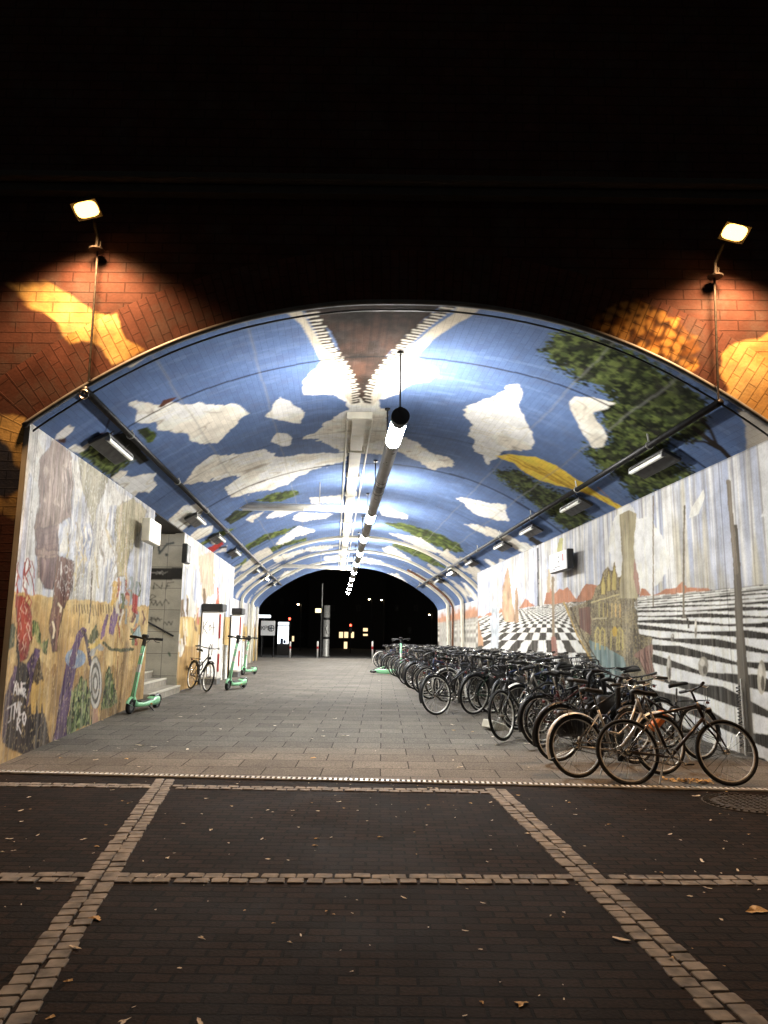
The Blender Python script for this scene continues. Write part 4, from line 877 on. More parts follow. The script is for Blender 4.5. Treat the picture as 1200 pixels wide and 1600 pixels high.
# rusty pipe on the far right
rp = thing('downpipe', 'rust brown pipe following the right side of the vault near the far end', 'pipe', T(U0+4.9, 36.2, .14))
u, z, _ = profile(60); pts = [T(U0+(a-U0)*.985, 36.2, b_-.07) for a, b_ in zip(u, z) if a-U0 > 2.6]+[T(U0+4.94, 36.2, .14)]
at0(MB().tube(pts, .055, 8).obj('pipe', M['rust'], None, True), rp)
for i, (x_, lab) in enumerate(((387, 'nearest pale downpipe of the three on the left side wall'), (394, 'middle pale downpipe of the three on the left side wall'), (400, 'farthest pale downpipe of the three on the left side wall'))):
    Y, _ = onwall(x_, 1000, U0-4.9); o = MB().tube([T(U0-4.9, Y, .14), T(U0-4.9, Y, 3.0)], .06, 8).obj('downpipe', M['offwhite'], None, True); tag(o, lab, 'pipe', 'downpipes on the left side wall')
# ------------------------------------------------------------------ floodlights on the brick front
def flood(pp, pd, pl, lab, sg):
    (xa, ya), (xd, yd), (xl, yl_) = pp, pd, pl
    X0, z0 = onY(xa, ya, YM-.09); X1, z1 = onY(xd, yd, YM-.14); X2, z2 = onY(xl, yl_, YM-.42)
    r = thing('floodlight', lab, 'floodlight', (X0, YM-.09, z0), (0, 0, 0), 'sodium floodlights over the arch')
    at0(MB().tube([(X0, YM-.09, z0-.05), (X1, YM-.09, z1)], .014, 8).obj('pole', M['iron']), r)
    b = MB().lathe([(.085, -.015), (.09, 0), (.03, .02), (.012, .03)], 16, (X1, YM-.12, z1)); b.tube([(X1+.04, YM-.12, z1), (X1+.04, YM-.12, z1+.11)], .01, 6); at0(b.obj('mount_disc', M['iron']), r)
    c = Vector((X2, YM-.42, z2+.03)); at0(MB().tube([(X1, YM-.12, z1), (X1, YM-.14, z1+.16), c+Vector((0, .12, .1))], .02, 8).obj('bracket', M['iron']), r)
    R = Matrix.Rotation(sg*.25, 3, 'Y') @ Matrix.Rotation(-.42, 3, 'X')
    b = MB(); w, d, h = .145, .115, .14
    v = [R @ Vector(q)+c for q in ((-w, -d, 0), (w, -d, 0), (w, d, 0), (-w, d, 0), (-w*.55, -d*.55, h), (w*.55, -d*.55, h), (w*.55, d*.6, h), (-w*.55, d*.6, h))]
    b.add(v, [(4, 5, 6, 7), (0, 1, 5, 4), (1, 2, 6, 5), (2, 3, 7, 6), (3, 0, 4, 7)])
    for k in range(4): b.box(R @ Vector((-.09+.06*k, 0, h+.01))+c, (.01, .14, .05), R)
    at0(b.obj('housing', M['iron']), r)
    n_ = 14; b = MB(); v = [R @ Vector((.132*math.copysign(abs(math.cos(t))**.6, math.cos(t)), .102*math.copysign(abs(math.sin(t))**.6, math.sin(t)), .012))+c for t in [2*PI*k/n_ for k in range(n_)]]
    v2 = [R @ Vector((.08*math.cos(t), .06*math.sin(t), -.03))+c for t in [2*PI*k/n_ for k in range(n_)]]
    b.add(v+v2, [(k, (k+1) % n_, n_+(k+1) % n_, n_+k) for k in range(n_)]+[tuple(range(n_, 2*n_))]); at0(b.obj('glass', M['sodium'], None, True), r)
    li = bpy.data.lights.new('sodium_lamp', 'SPOT'); li.energy = 760; li.color = (1., .56, .26); li.spot_size = math.radians(122); li.spot_blend = .65; li.shadow_soft_size = .16
    lo = bpy.data.objects.new('sodium_lamp', li); COL.objects.link(lo); lo.parent = r; lo.location = c-Vector(r.location)+Vector((0, -.02, -.08))
    lo.rotation_euler = (math.radians(0), 0, 0)
flood((139, 590), (150, 388), (135, 332), 'glowing orange floodlight on a thin pole above the left side of the arch', -1)
flood((1122, 618), (1119, 430), (1148, 368), 'glowing orange floodlight on a thin pole above the right side of the arch', 1)
# ------------------------------------------------------------------ wall fittings
def wallbox(name, lab, cat, px0, px1, py0, py1, u, dep, sgn, mb, mf, group=None):
    Y0, _ = onwall(px0, (py0+py1)/2, u); Y1, _ = onwall(px1, (py0+py1)/2, u)
    if Y0 > Y1: Y0, Y1 = Y1, Y0
    _, zt = onwall((px0+px1)/2, py0, u); _, zb = onwall((px0+px1)/2, py1, u)
    L = Y1-Y0; H = zt-zb; r = thing(name, lab, cat, T(u, (Y0+Y1)/2, (zt+zb)/2), (0, 0, math.atan(-AX)), group)
    MB().box((-sgn*dep*.45, 0, 0), (dep*.9, L, H), None, .015).obj('casing', mb, r)
    MB().box((-sgn*dep*.95, 0, 0), (dep*.14, L*.94, H*.94), None, .008).obj('face', mf, r)
    return r, L, H
wallbox('wall_lamp', 'white box shaped wall lamp at the end of the desert mural', 'wall lamp', 221, 239, 813, 850, WL+.15, .15, -1, M['offwhite'], M['whitelamp'])
wallbox('loudspeaker', 'small black loudspeaker box on the mural just past the stairs', 'speaker', 284, 290, 850, 881, WL+.12, .12, -1, M['black'], M['black'])
sb, L, H = wallbox('sign_box', 'white sign box with black casing and red mark high on the right mural wall', 'sign', 868, 897, 862, 893, WR-.15, .15, 1, M['black'], M['signface'])
for nm, mt, parts in (('red_mark', 'red', [(-.30, .12, .05, .34)]), ('black_mark', 'black', [(-.05, .2, .04, .1), (-.05, -.02, .04, .1), (.02, -.27, .3, .04), (.22, -.35, .18, .03)])):
    b = MB()
    for cy, cz, w_, h_ in parts: b.box((-.157, cy*L, cz*H), (.006, w_*L, h_*H))
    b.obj(nm, M[mt], sb)
Yp, zp = onwall(1160, 1100, WR-.05); wp = thing('wall_pipe', 'thin white pipe with a coiled cable on the striped part of the mural', 'pipe', T(WR-.05, Yp, 0))
at0(MB().tube([T(WR-.05, Yp, gz(Yp)), T(WR-.05, Yp, onwall(1152, 1060, WR-.05)[1])], .012, 8).obj('pipe', M['white']), wp)
at0(MB().tube([T(WR-.06+.02*math.cos(k*.9), Yp+.06+.03*math.sin(k*.9), gz(Yp)+.1+k*.0062) for k in range(120)], .006, 5).obj('coiled_cable', M['black']), wp)
# ------------------------------------------------------------------ cabinets and posts on the left
def cabinet(x0, x1, ytop, ybase, lab, scr):
    Xa, Ya, za = gnd(x0, ybase); Xb = onY(x1, ybase, Ya)[0]; W = Xb-Xa; ztop = onY(x0, ytop, Ya)[1]; Hh = ztop-za; D = .55
    r = thing('ticket_cabinet', lab, 'cabinet', ((Xa+Xb)/2, Ya+D/2, za), (0, 0, 0), 'white cabinets along the left wall')
    MB().box((0, .06, Hh*.49), (W*.96, D*.9, Hh*.84), None, .02).obj('body', M['white'], r)
    MB().box((0, .06, Hh*.035), (W*.9, D*.8, Hh*.07)).obj('plinth', M['grey'], r)
    MB().box((.04, 0, Hh*.955), (W*1.12, D*1.02, Hh*.09), None, .02).obj('black_top', M['black'], r)
    b = MB(); b.box((W*.5, -D*.30, Hh*.72), (.02, .09, Hh*.30)); b.box((W*.5, -D*.30, Hh*.27), (.02, .09, Hh*.22)); b.obj('red_stripe', M['red'], r)
    MB().box((-W*.53, .05, Hh*.45), (.05, D*.95, Hh*.9)).obj('dark_side', M['black'], r)
    MB().box((0, -D*.40, Hh*.49), (W*.86, .02, Hh*.78), None, .004).obj('brightened_panel', emit('panel_added_glow', (1., .96, .88), .7), r)  # emission added to the white cabinet front to brighten it
    if scr:
        b = MB()
        for q in ([(-.3, .78), (-.3, .62)], [(-.12, .79), (-.29, .70), (-.1, .62)], [(.0, .74), (.06, .7), (0, .66), (-.05, .7), (0, .74)], [(.16, .78), (.15, .6)], [(.1, .7), (.24, .71)], [(.06, .5), (.12, .46), (.06, .42), (.02, .46), (.06, .5)], [(.14, .5), (.13, .36)]):
            b.tube([(a*W*1.2, -D*.40-.013, c*Hh) for a, c in q], .008, 5)
        b.obj('scribble', M['grey'], r)
cabinet(308, 338, 943, 1070, 'tall white cabinet with black top and grey scribble beside the parked bicycle', True)
cabinet(356, 371, 950, 1058, 'narrower white cabinet with black top behind the middle scooter', False)
for x_, yb, yt, rr, lab in ((344, 1063, 1006, .05, 'slim grey steel post just right of the scribbled cabinet'), (350, 1062, 1008, .075, 'second grey steel post between the two white cabinets'), (376, 1052, 1002, .10, 'thick grey steel post behind the narrower white cabinet'), (383, 1048, 1000, .06, 'grey steel post next to the farthest green scooter')):
    X, Y, z = gnd(x_, yb); h = onY(x_, yt, Y)[1]-z; o = MB().lathe([(rr*1.4, 0), (rr*1.4, .03), (rr, .035), (rr, h-.03), (rr*.8, h)], 14).obj('post', M['steel'], None, True); o.location = (X, Y, z); tag(o, lab, 'post', 'steel posts along the left side')
# ------------------------------------------------------------------ bicycles
def wheel(root, c, R=.34, spokes=22, fat=.021):
    b = MB(); cx, cy, cz = c
    for i in range(spokes):
        t = 2*PI*i/spokes; s = .03*(1 if i % 2 else -1); t2 = t+.5*(1 if (i//2) % 2 else -1)
        b.tube([(.022*math.cos(t2), s, .022*math.sin(t2)), ((R-.03)*math.cos(t), 0, (R-.03)*math.sin(t))], .0022, 3, cap=False)
    b.lathe([(.012, -.05), (.028, -.035), (.018, -.03), (.018, .03), (.028, .035), (.012, .05)], 10, M=Matrix.Rotation(PI/2, 3, 'X'))
    w = b.obj('wheel', M['chrome'], root); w.location = c
    MB().ring((0, 0, 0), R-fat, fat, 40, 8).obj('tyre', M['tyre'], w, True)
    b = MB(); n = 40; v = []
    for i in range(n):
        t = 2*PI*i/n
        for r_, y_ in ((R-fat*1.9, -.012), (R-fat*1.9, .012), (R-fat*2.4, .009), (R-fat*2.4, -.009)): v.append((r_*math.cos(t), y_, r_*math.sin(t)))
    f = [(i*4+k, i*4+(k+1) % 4, ((i+1) % n)*4+(k+1) % 4, ((i+1) % n)*4+k) for i in range(n) for k in range(4)]
    b.add(v, f); b.obj('rim', M['alu'], w)
    return w
def arcpts(c, R, a0, a1, n, y=0): return [(c[0]+R*math.cos(math.radians(a0+(a1-a0)*k/n)), y, c[2]+R*math.sin(math.radians(a0+(a1-a0)*k/n))) for k in range(n+1)]
def fender(root, c, R, a0, a1, mat):
    b = MB(); n = 16; v = []
    for p_ in arcpts(c, R, a0, a1, n):
        d = Vector(p_)-Vector(c); d.normalize()
        for y_, k in ((-.028, -.012), (-.016, .002), (0, .006), (.016, .002), (.028, -.012)): v.append(Vector(p_)+d*k+Vector((0, y_, 0)))
    f = [(i*5+k, i*5+k+1, i*5+6+k, i*5+5+k) for i in range(n) for k in range(4)]
    f += [q[::-1] for q in f] if False else []
    b.add(v, f); e = arcpts(c, R, a0, a1, n)[0 if abs(a0-90) > abs(a1-90) else -1]
    for s in (-1, 1): b.tube([(e[0], s*.025, e[2]), (c[0], s*.05, c[2])], .003, 4)
    b.obj('mudguard', mat, root, True)
def make_bike(name, mat, style='city', basket=False, rack=True, guard='black', bar='city', pannier=(), lock=None):
    r = thing('bicycle', name, 'bicycle'); R = .345; rc = (-.5, 0, R); fc = (.57, 0, R); bb = Vector((-.05, 0, .29)); st = Vector((-.19, 0, .74)); hb = Vector((.375, 0, .70)); ht = Vector((.325, 0, .86))
    b = MB(); b.tube([bb, st], .017, 8); b.tube([hb, ht], .021, 8)
    if style == 'diamond': b.tube([st-Vector((0, 0, .02)), ht-Vector((0, 0, .03))], .016, 8); b.tube([bb, hb], .019, 8)
    elif style == 'step': b.tube([bb, (.08, 0, .34), (.24, 0, .50), hb], .021, 8); b.tube([(-.11, 0, .50), (.05, 0, .47), (.2, 0, .58), ht-Vector((0, 0, .04))], .015, 8)
    else: b.tube([bb, hb], .019, 8); b.tube([(-.14, 0, .56), ht-Vector((-.01, 0, .05))], .016, 8)
    for s in (-1, 1):
        b.tube([bb+Vector((0, s*.03, 0)), (rc[0], s*.055, rc[2])], .010, 6); b.tube([st+Vector((0, s*.015, -.05)), (rc[0], s*.055, rc[2])], .008, 6)
    b.obj('frame', mat, r, True)
    b = MB(); ftop = hb+Vector((.005, 0, -.03))
    for s in (-1, 1): b.tube([ftop+Vector((0, s*.02, 0)), ftop+Vector((.03, s*.05, -.05)), (.49, s*.052, .52), (fc[0], s*.052, fc[2])], [.014, .013, .011, .009], 7)
    b.tube([ftop+Vector((0, -.03, 0)), ftop+Vector((0, .03, 0))], .016, 6); b.obj('fork', mat, r, True)
    wheel(r, rc); wheel(r, fc)
    if guard: fender(r, rc, R+.025, 200, 40, M[guard]); fender(r, fc, R+.025, 165, 55, M[guard])
    b = MB(); b.tube([ht, ht+Vector((-.035, 0, .12)), ht+Vector((.01, 0, .15))], .013, 7); bt = ht+Vector((.01, 0, .15))
    if bar == 'city': pts = [bt+Vector((-.16, -.29, .02)), bt+Vector((-.05, -.25, .03)), bt+Vector((.03, -.12, .0)), bt, bt+Vector((.03, .12, 0)), bt+Vector((-.05, .25, .03)), bt+Vector((-.16, .29, .02))]
    elif bar == 'flat': pts = [bt+Vector((-.04, -.30, .01)), bt+Vector((0, -.1, 0)), bt, bt+Vector((0, .1, 0)), bt+Vector((-.04, .30, .01))]
    else:
        h = [(-.03, .21, -.13), (.07, .21, -.10), (.09, .21, -.03), (.04, .20, .0), (0, .12, 0)]; pts = [bt+Vector((a, -b_, c)) for a, b_, c in h]+[bt]+[bt+Vector((a, b_, c)) for a, b_, c in h[::-1]]
    b.tube(pts, .011, 7); hbar = b.obj('handlebar', M['chrome'] if bar == 'city' and guard == 'alu' else M['darksteel'], r, True)
    for e0, e1 in ((pts[0], pts[1]), (pts[-1], pts[-2])):
        d = (e1-e0); d = d.normalized()*.12; MB().tube([e0-d*.05, e0+d], .017, 8).obj('grip', M['black'], hbar)
        b = MB(); b.tube([e0+d*1.1, e0+d*1.1+Vector((.06, 0, -.02)), e0+Vector((.05, 0, -.035))], .005, 5); b.obj('brake_lever', M['alu'], hbar)
    b = MB()
    for s in (-1, 1): b.tube([pts[2]+Vector((0, s*.03, 0)), bt+Vector((.12, s*.05, .04)), bt+Vector((.11, s*.02, -.14)), (hb.x-.02, s*.02, hb.z-.05)], .0035, 4)
    b.obj('cable', M['black'], r)
    MB().tube([st-Vector((-.01, 0, .05)), st+Vector((-.045, 0, .17))], .013, 7).obj('seat_post', M['chrome'], r)
    b = MB(); c = st+Vector((-.05, 0, .2)); sec = [(-.14, .075, .03), (-.10, .085, .035), (-.02, .06, .02), (.06, .028, .012), (.13, .018, .0)]; v = []
    for x_, w_, z_ in sec:
        for k in range(8): t = 2*PI*k/8; v.append(c+Vector((x_, w_*math.cos(t), z_+.026*math.sin(t))))
    f = [(i*8+k, i*8+(k+1) % 8, i*8+8+(k+1) % 8, i*8+8+k) for i in range(4) for k in range(8)]+[tuple(range(7, -1, -1)), tuple(32+k for k in range(8))]
    b.add(v, f); b.obj('saddle', M['saddle'], r, True)
    b = MB(); b.ring(bb+Vector((0, -.045, 0)), .085, .006, 26, 5); b.lathe([(.02, -.06), (.02, .06)], 10, bb, Matrix.Rotation(PI/2, 3, 'X'))
    for k in range(5): t = 2*PI*k/5; b.tube([bb+Vector((0, -.045, 0)), bb+Vector((.083*math.cos(t), -.045, .083*math.sin(t)))], .006, 4)
    a_ = .5; e = Vector((.165*math.cos(a_), 0, -.165*math.sin(a_)))
    b.tube([bb+Vector((0, -.06, 0)), bb+e+Vector((0, -.075, 0))], .010, 6); b.tube([bb+Vector((0, .06, 0)), bb-e+Vector((0, .075, 0))], .010, 6)
    ck = b.obj('crankset', M['chrome'], r)
    MB().box(bb+e+Vector((0, -.12, 0)), (.08, .08, .022), None, .006).obj('pedal', M['black'], ck); MB().box(bb-e+Vector((0, .12, 0)), (.08, .08, .022), None, .006).obj('pedal', M['black'], ck)
    b = MB(); y_ = -.045; b.tube([(rc[0], y_, rc[2]+.04), (bb.x, y_, bb.z+.085)], .005, 4); b.tube([(rc[0], y_, rc[2]-.04), (bb.x, y_, bb.z-.085)], .005, 4); b.ring((rc[0], y_, rc[2]), .04, .006, 16, 4); b.obj('chain', M['darksteel'], r)
    if rack:
        b = MB(); z_ = .75
        for s in (-1, 1): b.tube([(-.22, s*.05, z_), (-.72, s*.06, z_)], .006, 5); b.tube([(-.62, s*.06, z_), (rc[0], s*.065, rc[2])], .005, 5)
        for x_ in (-.3, -.42, -.55, -.71): b.tube([(x_, -.055, z_), (x_, .055, z_)], .005, 5)
        b.obj('luggage_rack', M['darksteel'], r); MB().box((-.735, 0, .72), (.02, .05, .035), None, .006).obj('tail_light', M['framered'], r)
    if basket:
        b = MB(); cx = .55; zb = .78
        for lv, k in ((0, .8), (.08, .87), (.16, .94), (.24, 1.)):
            b.tube([(cx-.13*k, -.17*k, zb+lv), (cx+.13*k, -.17*k, zb+lv), (cx+.13*k, .17*k, zb+lv), (cx-.13*k, .17*k, zb+lv)], .004 if lv < .2 else .007, 4, closed=True)
        for x_ in np.linspace(-1, 1, 7):
            for s in (-1, 1): b.tube([(cx+.13*x_*.8, s*.17*.8, zb), (cx+.13*x_, s*.17, zb+.24)], .003, 4, cap=False)
        for y_ in np.linspace(-1, 1, 8):
            for s in (-1, 1): b.tube([(cx+s*.13*.8, .17*y_*.8, zb), (cx+s*.13, .17*y_, zb+.24)], .003, 4, cap=False)
            b.tube([(cx-.1, .17*y_*.8, zb), (cx+.1, .17*y_*.8, zb)], .003, 4, cap=False)
        b.obj('basket', M['darksteel'], r)
    if pannier:
        for s in pannier: MB().box((-.5, s*.13, .60), (.34, .12, .30), Matrix.Rotation(.06*s, 3, 'X'), .04).obj('pannier', M['saddle'] if len(pannier) == 1 else M['framegrey' if False else 'black'], r, True)
    if lock: MB().ring((-.12, .03, .58), .10, .014, 22, 6).obj('lock', lock, r, True)
    b = MB().lathe([(.02, -.03), (.036, .02), (.03, .03)], 10, (.44, 0, .78), Matrix.Rotation(PI/2, 3, 'Y')); b.obj('head_light', M['black'], r)
    MB().tube([(-.1, .05, .27), (-.14, .16, .02)], .009, 6).obj('kickstand', M['alu'], r)
    return r
PROT = {}
kinds = [('black city', 'frameblack', 'city', False, True, 'black', 'city', (), M['black']), ('silver step-through', 'framegrey', 'step', False, True, 'alu', 'city', (1,), M['frameblue']), ('dark red', 'framered', 'city', True, True, 'black', 'city'), ('black racing', 'frameblack', 'diamond', False, False, None, 'drop'), ('dark blue diamond-frame', 'frameblue', 'diamond', False, True, 'black', 'flat', (-1, 1), M['black']), ('dark green step-through', 'rackgreen', 'step', True, True, 'black', 'city'), ('bronze', 'framebrown', 'diamond', False, False, None, 'flat')]
BG = 'bicycles parked along the right wall'
fresh = set()
for k in kinds: PROT[k[0]] = make_bike('x', M[k[1]], *k[2:]); fresh.add(k[0])
def place_bike(kind, x, y, yaw, lean, sc, label, group=BG, outer='rear'):
    """x,y: ground contact of the outer wheel (towards the walkway)"""
    o = PROT[kind] if kind in fresh else copy_tree(PROT[kind]); fresh.discard(kind)
    a = math.radians(yaw); d = Vector((math.cos(a), math.sin(a), 0))
    if outer == 'rear': c = Vector((x, y, 0))+d*.5*sc; rz = a
    else: c = Vector((x, y, 0))+d*.57*sc; rz = a+PI
    o.location = (c.x, c.y, gz(c.y)+.002); o.rotation_euler = (math.radians(lean), 0, rz); o.scale = (sc,)*3
    o['label'] = label; o['category'] = 'bicycle'
    if group: o['group'] = group
    return o
P1 = gnd(990, 1229); place_bike('bronze', P1[0]-.02, P1[1], 2, -13, .94, 'nearest bicycle standing side on at the end of the row, bronze frame and bright rims')
P2 = gnd(905, 1217); place_bike('silver step-through', P2[0], P2[1], 14, -6, .92, 'silver step-through bicycle directly behind the nearest one, pale rear wheel outward')
P3 = gnd(872, 1192); place_bike('black city', P3[0], P3[1], 22, 6, .96, 'black bicycle with a dark rear wheel, third from the near end')
P4 = gnd(848, 1170); place_bike('dark red', P4[0], P4[1], 26, -5, .96, 'dark red bicycle with a basket, behind the third one from the near end')
P5 = gnd(782, 1160); place_bike('black racing', P5[0]+.05, P5[1], 50, 5, .98, 'black bicycle with its bare front wheel pointing out into the walkway', outer='front')
P6 = gnd(800, 1142); place_bike('dark blue diamond-frame', P6[0]+.15, P6[1]+.25, 42, -6, 1., 'dark blue bicycle right behind the outward facing front wheel')
P7 = gnd(740, 1118); place_bike('dark green step-through', P7[0], P7[1], 36, 5, 1., 'dark green bicycle with a basket, behind the dark blue one')
P8 = gnd(683, 1119); place_bike('black city', P8[0], P8[1], 36, -5, .98, 'black city bicycle with its whole rear wheel clear of the row, halfway along')
NUM = ['first', 'second', 'third', 'fourth', 'fifth', 'sixth', 'seventh', 'eighth', 'ninth', 'tenth', 'eleventh', 'twelfth', 'thirteenth', 'fourteenth', 'fifteenth', 'sixteenth', 'seventeenth', 'eighteenth', 'nineteenth', 'twentieth', 'twenty-first', 'twenty-second', 'twenty-third', 'twenty-fourth', 'twenty-fifth', 'twenty-sixth', 'twenty-seventh', 'twenty-eighth', 'twenty-ninth', 'thirtieth']
names = [k[0] for k in kinds]
Y = 15.4; i = 0
while Y < 35 and i < 28:
    k = names[(i*3+random.randrange(2)) % 7]; u = 1.62-.004*(Y-15)+random.uniform(-.12, .18)
    x_ = T(u, Y, 0)[0]; out = 'rear' if random.random() < .6 else 'front'
    place_bike(k, x_, Y, 30+random.uniform(-15, 13), random.choice([-1, 1])*random.uniform(2, 11), random.uniform(.96, 1.02), '%s bicycle in the outer row, %s past the halfway one, %s wheel out' % (k, NUM[i], out), outer=out)
    Y += random.uniform(.6, .76); i += 1
Y = 8.75; i = 0
while Y < 31 and i < 28:
    k = names[(i*2+1+random.randrange(3)) % 7] if i > 3 else names[(0, 4, 0, 3)[i]]; u = 3.0+random.uniform(-.15, .1); x_ = T(u, Y, 0)[0]; out = 'rear' if random.random() < .5 else 'front'
    place_bike(k, x_, Y, 14+min(16, (Y-8.7)*3)+random.uniform(-10, 10), random.choice([-1, 1])*random.uniform(2, 10), random.uniform(.9, .98) if Y < 11 else .98, '%s bicycle by the right wall, %s in the inner row from the entrance' % (k, NUM[i]), outer=out)
    Y += random.uniform(.66, .95); i += 1
Y = 10.1; i = 0
while Y < 24 and i < 14:
    k = names[(i*5+2+random.randrange(2)) % 7]; u = 2.2+random.uniform(-.12, .12); x_ = T(u, Y, 0)[0]; out = 'rear' if random.random() < .55 else 'front'
    place_bike(k, x_, Y, 24+min(12, (Y-10)*2)+random.uniform(-6, 6), random.choice([-1, 1])*random.uniform(3, 9), .97, '%s bicycle squeezed between the rows, %s in the middle from the entrance' % (k, NUM[i]), outer=out)
    Y += random.uniform(.85, 1.25); i += 1
# orange parcel clipped on the second bicycle
X, Y, z = gnd(1027, 1210); xx, zz_ = onY(1027, 1126, 8.55)
o = MB().box((0, 0, 0), (.26, .14, .09), None, .02).obj('saddle_bag', M['orange']); o.location = (xx, 8.55, zz_); o.rotation_euler = (.1, -.75, .2); tag(o, 'orange brown bag sticking up between the two nearest bicycles', 'bag')
# hoop stands between the bicycles
hp = MB().tube([(0, 0, 0), (0, 0, .80), (.03, 0, .91), (.1, 0, .97), (.18, 0, .97), (.25, 0, .91), (.28, 0, .80), (.28, 0, 0)], .032, 10).mesh('bike_hoop', M['black'], True)
Y = 9.0; i = 0
while Y < 30 and i < 24:
    for u in (2.75,):
        o = link('bike_hoop', hp); x_, y_, _ = T(u+random.uniform(-.1, .1), Y, 0); o.location = (x_, y_, gz(y_)); o.rotation_euler = (0, 0, random.uniform(.3, .6))
        tag(o, 'black inverted U bicycle stand, %s from the entrance' % NUM[i], 'bike stand', 'hoop stands among the bicycles')
    Y += .82; i += 1
X, Y, z = gnd(318, 1080)
b_ = place_bike('black city', X+.12, Y-.25, 124, -7, .98, 'black bicycle leaning by the tall white cabinet on the left', None, 'front')
# ------------------------------------------------------------------ scooters
def make_scooter():
    r = thing('electric_scooter', 'x', 'scooter')
    b = MB(); v = []
    secs = [(-.42, .055, .10, .19), (-.36, .085, .085, .23), (-.22, .09, .08, .23), (-.14, .085, .085, .19), (.2, .085, .09, .165), (.38, .07, .10, .18), (.46, .045, .13, .24)]
    for x_, w_, z0, z1 in secs:
        m_ = (z0+z1)/2; h_ = (z1-z0)/2
        for k in range(10): t = 2*PI*k/10; v.append((x_, w_*math.copysign(abs(math.cos(t))**.6, math.cos(t)), m_+h_*math.copysign(abs(math.sin(t))**.6, math.sin(t))))
    n = len(secs); f = [(i*10+k, i*10+(k+1) % 10, i*10+10+(k+1) % 10, i*10+10+k) for i in range(n-1) for k in range(10)]+[tuple(range(9, -1, -1)), tuple((n-1)*10+k for k in range(10))]
    b.add(v, f); b.obj('deck', M['mint'], r, True)
    MB().box((-.0, 0, .186), (.62, .13, .012), None, .004).obj('deck_mat', M['black'], r)
    b = MB().box((-.29, 0, .235), (.15, .10, .02), None, .006); b.obj('rear_panel', M['black'], r)
    st0, st1 = Vector((.50, 0, .22)), Vector((.37, 0, 1.17))
    b = MB().tube([st0, st0+(st1-st0)*.15, st0+(st1-st0)*.9], [.045, .036, .032], 12); b.tube([(.44, 0, .18), (.5, 0, .25)], .05, 10); b.obj('stem', M['mint'], r, True)
    MB().tube([st0+(st1-st0)*.88, st1], .033, 10).obj('stem_collar', M['black'], r)
    b = MB().tube([st1+Vector((-.06, -.27, .02)), st1+Vector((-.02, -.12, .02)), st1, st1+Vector((-.02, .12, .02)), st1+Vector((-.06, .27, .02))], .016, 8); hb_ = b.obj('handlebar', M['black'], r, True)
    for s in (-1, 1): MB().tube([st1+Vector((-.035, s*.16, .02)), st1+Vector((-.062, s*.28, .02))], .022, 8).obj('grip', M['saddle'], hb_); MB().tube([st1+Vector((-.02, s*.14, .01)), st1+Vector((.02, s*.2, -.02)), st1+Vector((.0, s*.26, -.03))], .006, 5).obj('brake_lever', M['darksteel'], hb_)
    MB().box(st1+Vector((.0, 0, .05)), (.10, .09, .06), None, .015).obj('display', M['black'], hb_)
    for x_, R_ in ((.53, .125), (-.42, .115)):
        b = MB().lathe([(.02, -.03), (R_*.6, -.022), (R_*.62, .022), (.02, .03)], 18, M=Matrix.Rotation(PI/2, 3, 'X')); w = b.obj('wheel', M['grey'], r); w.location = (x_, 0, R_)
        MB().ring((0, 0, 0), R_-.035, .035, 26, 8).obj('tyre', M['tyre'], w, True)
    fender(r, (.53, 0, .125), .145, 150, 20, M['mint']); fender(r, (-.42, 0, .115), .14, 170, 50, M['black'])
    b = MB()
    for s in (-1, 1): b.tube([st0+Vector((0, s*.05, 0)), (.53, s*.055, .125)], .015, 6)
    b.obj('fork', M['black'], r)
    MB().tube([st1+Vector((.03, .1, 0)), st1+Vector((.08, .05, -.08)), st0+(st1-st0)*.6+Vector((.035, .02, 0)), st0+Vector((.05, .03, .05))], .005, 5).obj('cable', M['black'], r)
    b = MB(); b.box((-.02, .093, .125), (.05, .008, .02)); b.box((-.02, -.093, .125), (.05, .008, .02)); b.obj('reflector', M['orange'], r)
    MB().tube([st0+(st1-st0)*.45, st0+(st1-st0)*.58], .0345, 12).obj('sticker', M['white'], r)
    MB().box((.435, 0, .93), (.02, .05, .035), None, .006).obj('head_light', M['white'], r); MB().tube([(.02, .07, .1), (.0, .18, .01)], .01, 6).obj('kickstand', M['black'], r)
    return r
sc0 = make_scooter(); SG = 'green electric scooters'
def place_scooter(o, px, py, yaw, lean, label, dx=.53, s=1.05):
    X, Y, z = gnd(px, py); a = math.radians(yaw); o.location = (X-math.cos(a)*dx*s, Y-math.sin(a)*dx*s, z); o.rotation_euler = (math.radians(lean), 0, a); o.scale = (s,)*3
    o['label'] = label; o['category'] = 'scooter'; o['group'] = SG
copies = [sc0]+[copy_tree(sc0) for _ in range(4)]
place_scooter(copies[0], 202, 1116, 262, -5, 'green scooter standing by the desert mural just before the stairs')
place_scooter(copies[1], 355, 1079, 258, -7, 'green scooter standing in front of the narrower white cabinet')
place_scooter(copies[2], 379, 1055, 256, -5, 'green scooter farthest along the left side, beside the grey posts')
place_scooter(copies[3], 627, 1062, 262, 2, 'green scooter standing upright at the edge of the bicycles')
X, Y, z = gnd(600, 1055); o = copies[4]; o.location = (X+.1, Y, z+.10); o.rotation_euler = (math.radians(82), 0, math.radians(165)); o['label'] = 'green scooter lying on its side beyond the bicycles'; o['category'] = 'scooter'; o['group'] = SG; o.scale = (1,)*3
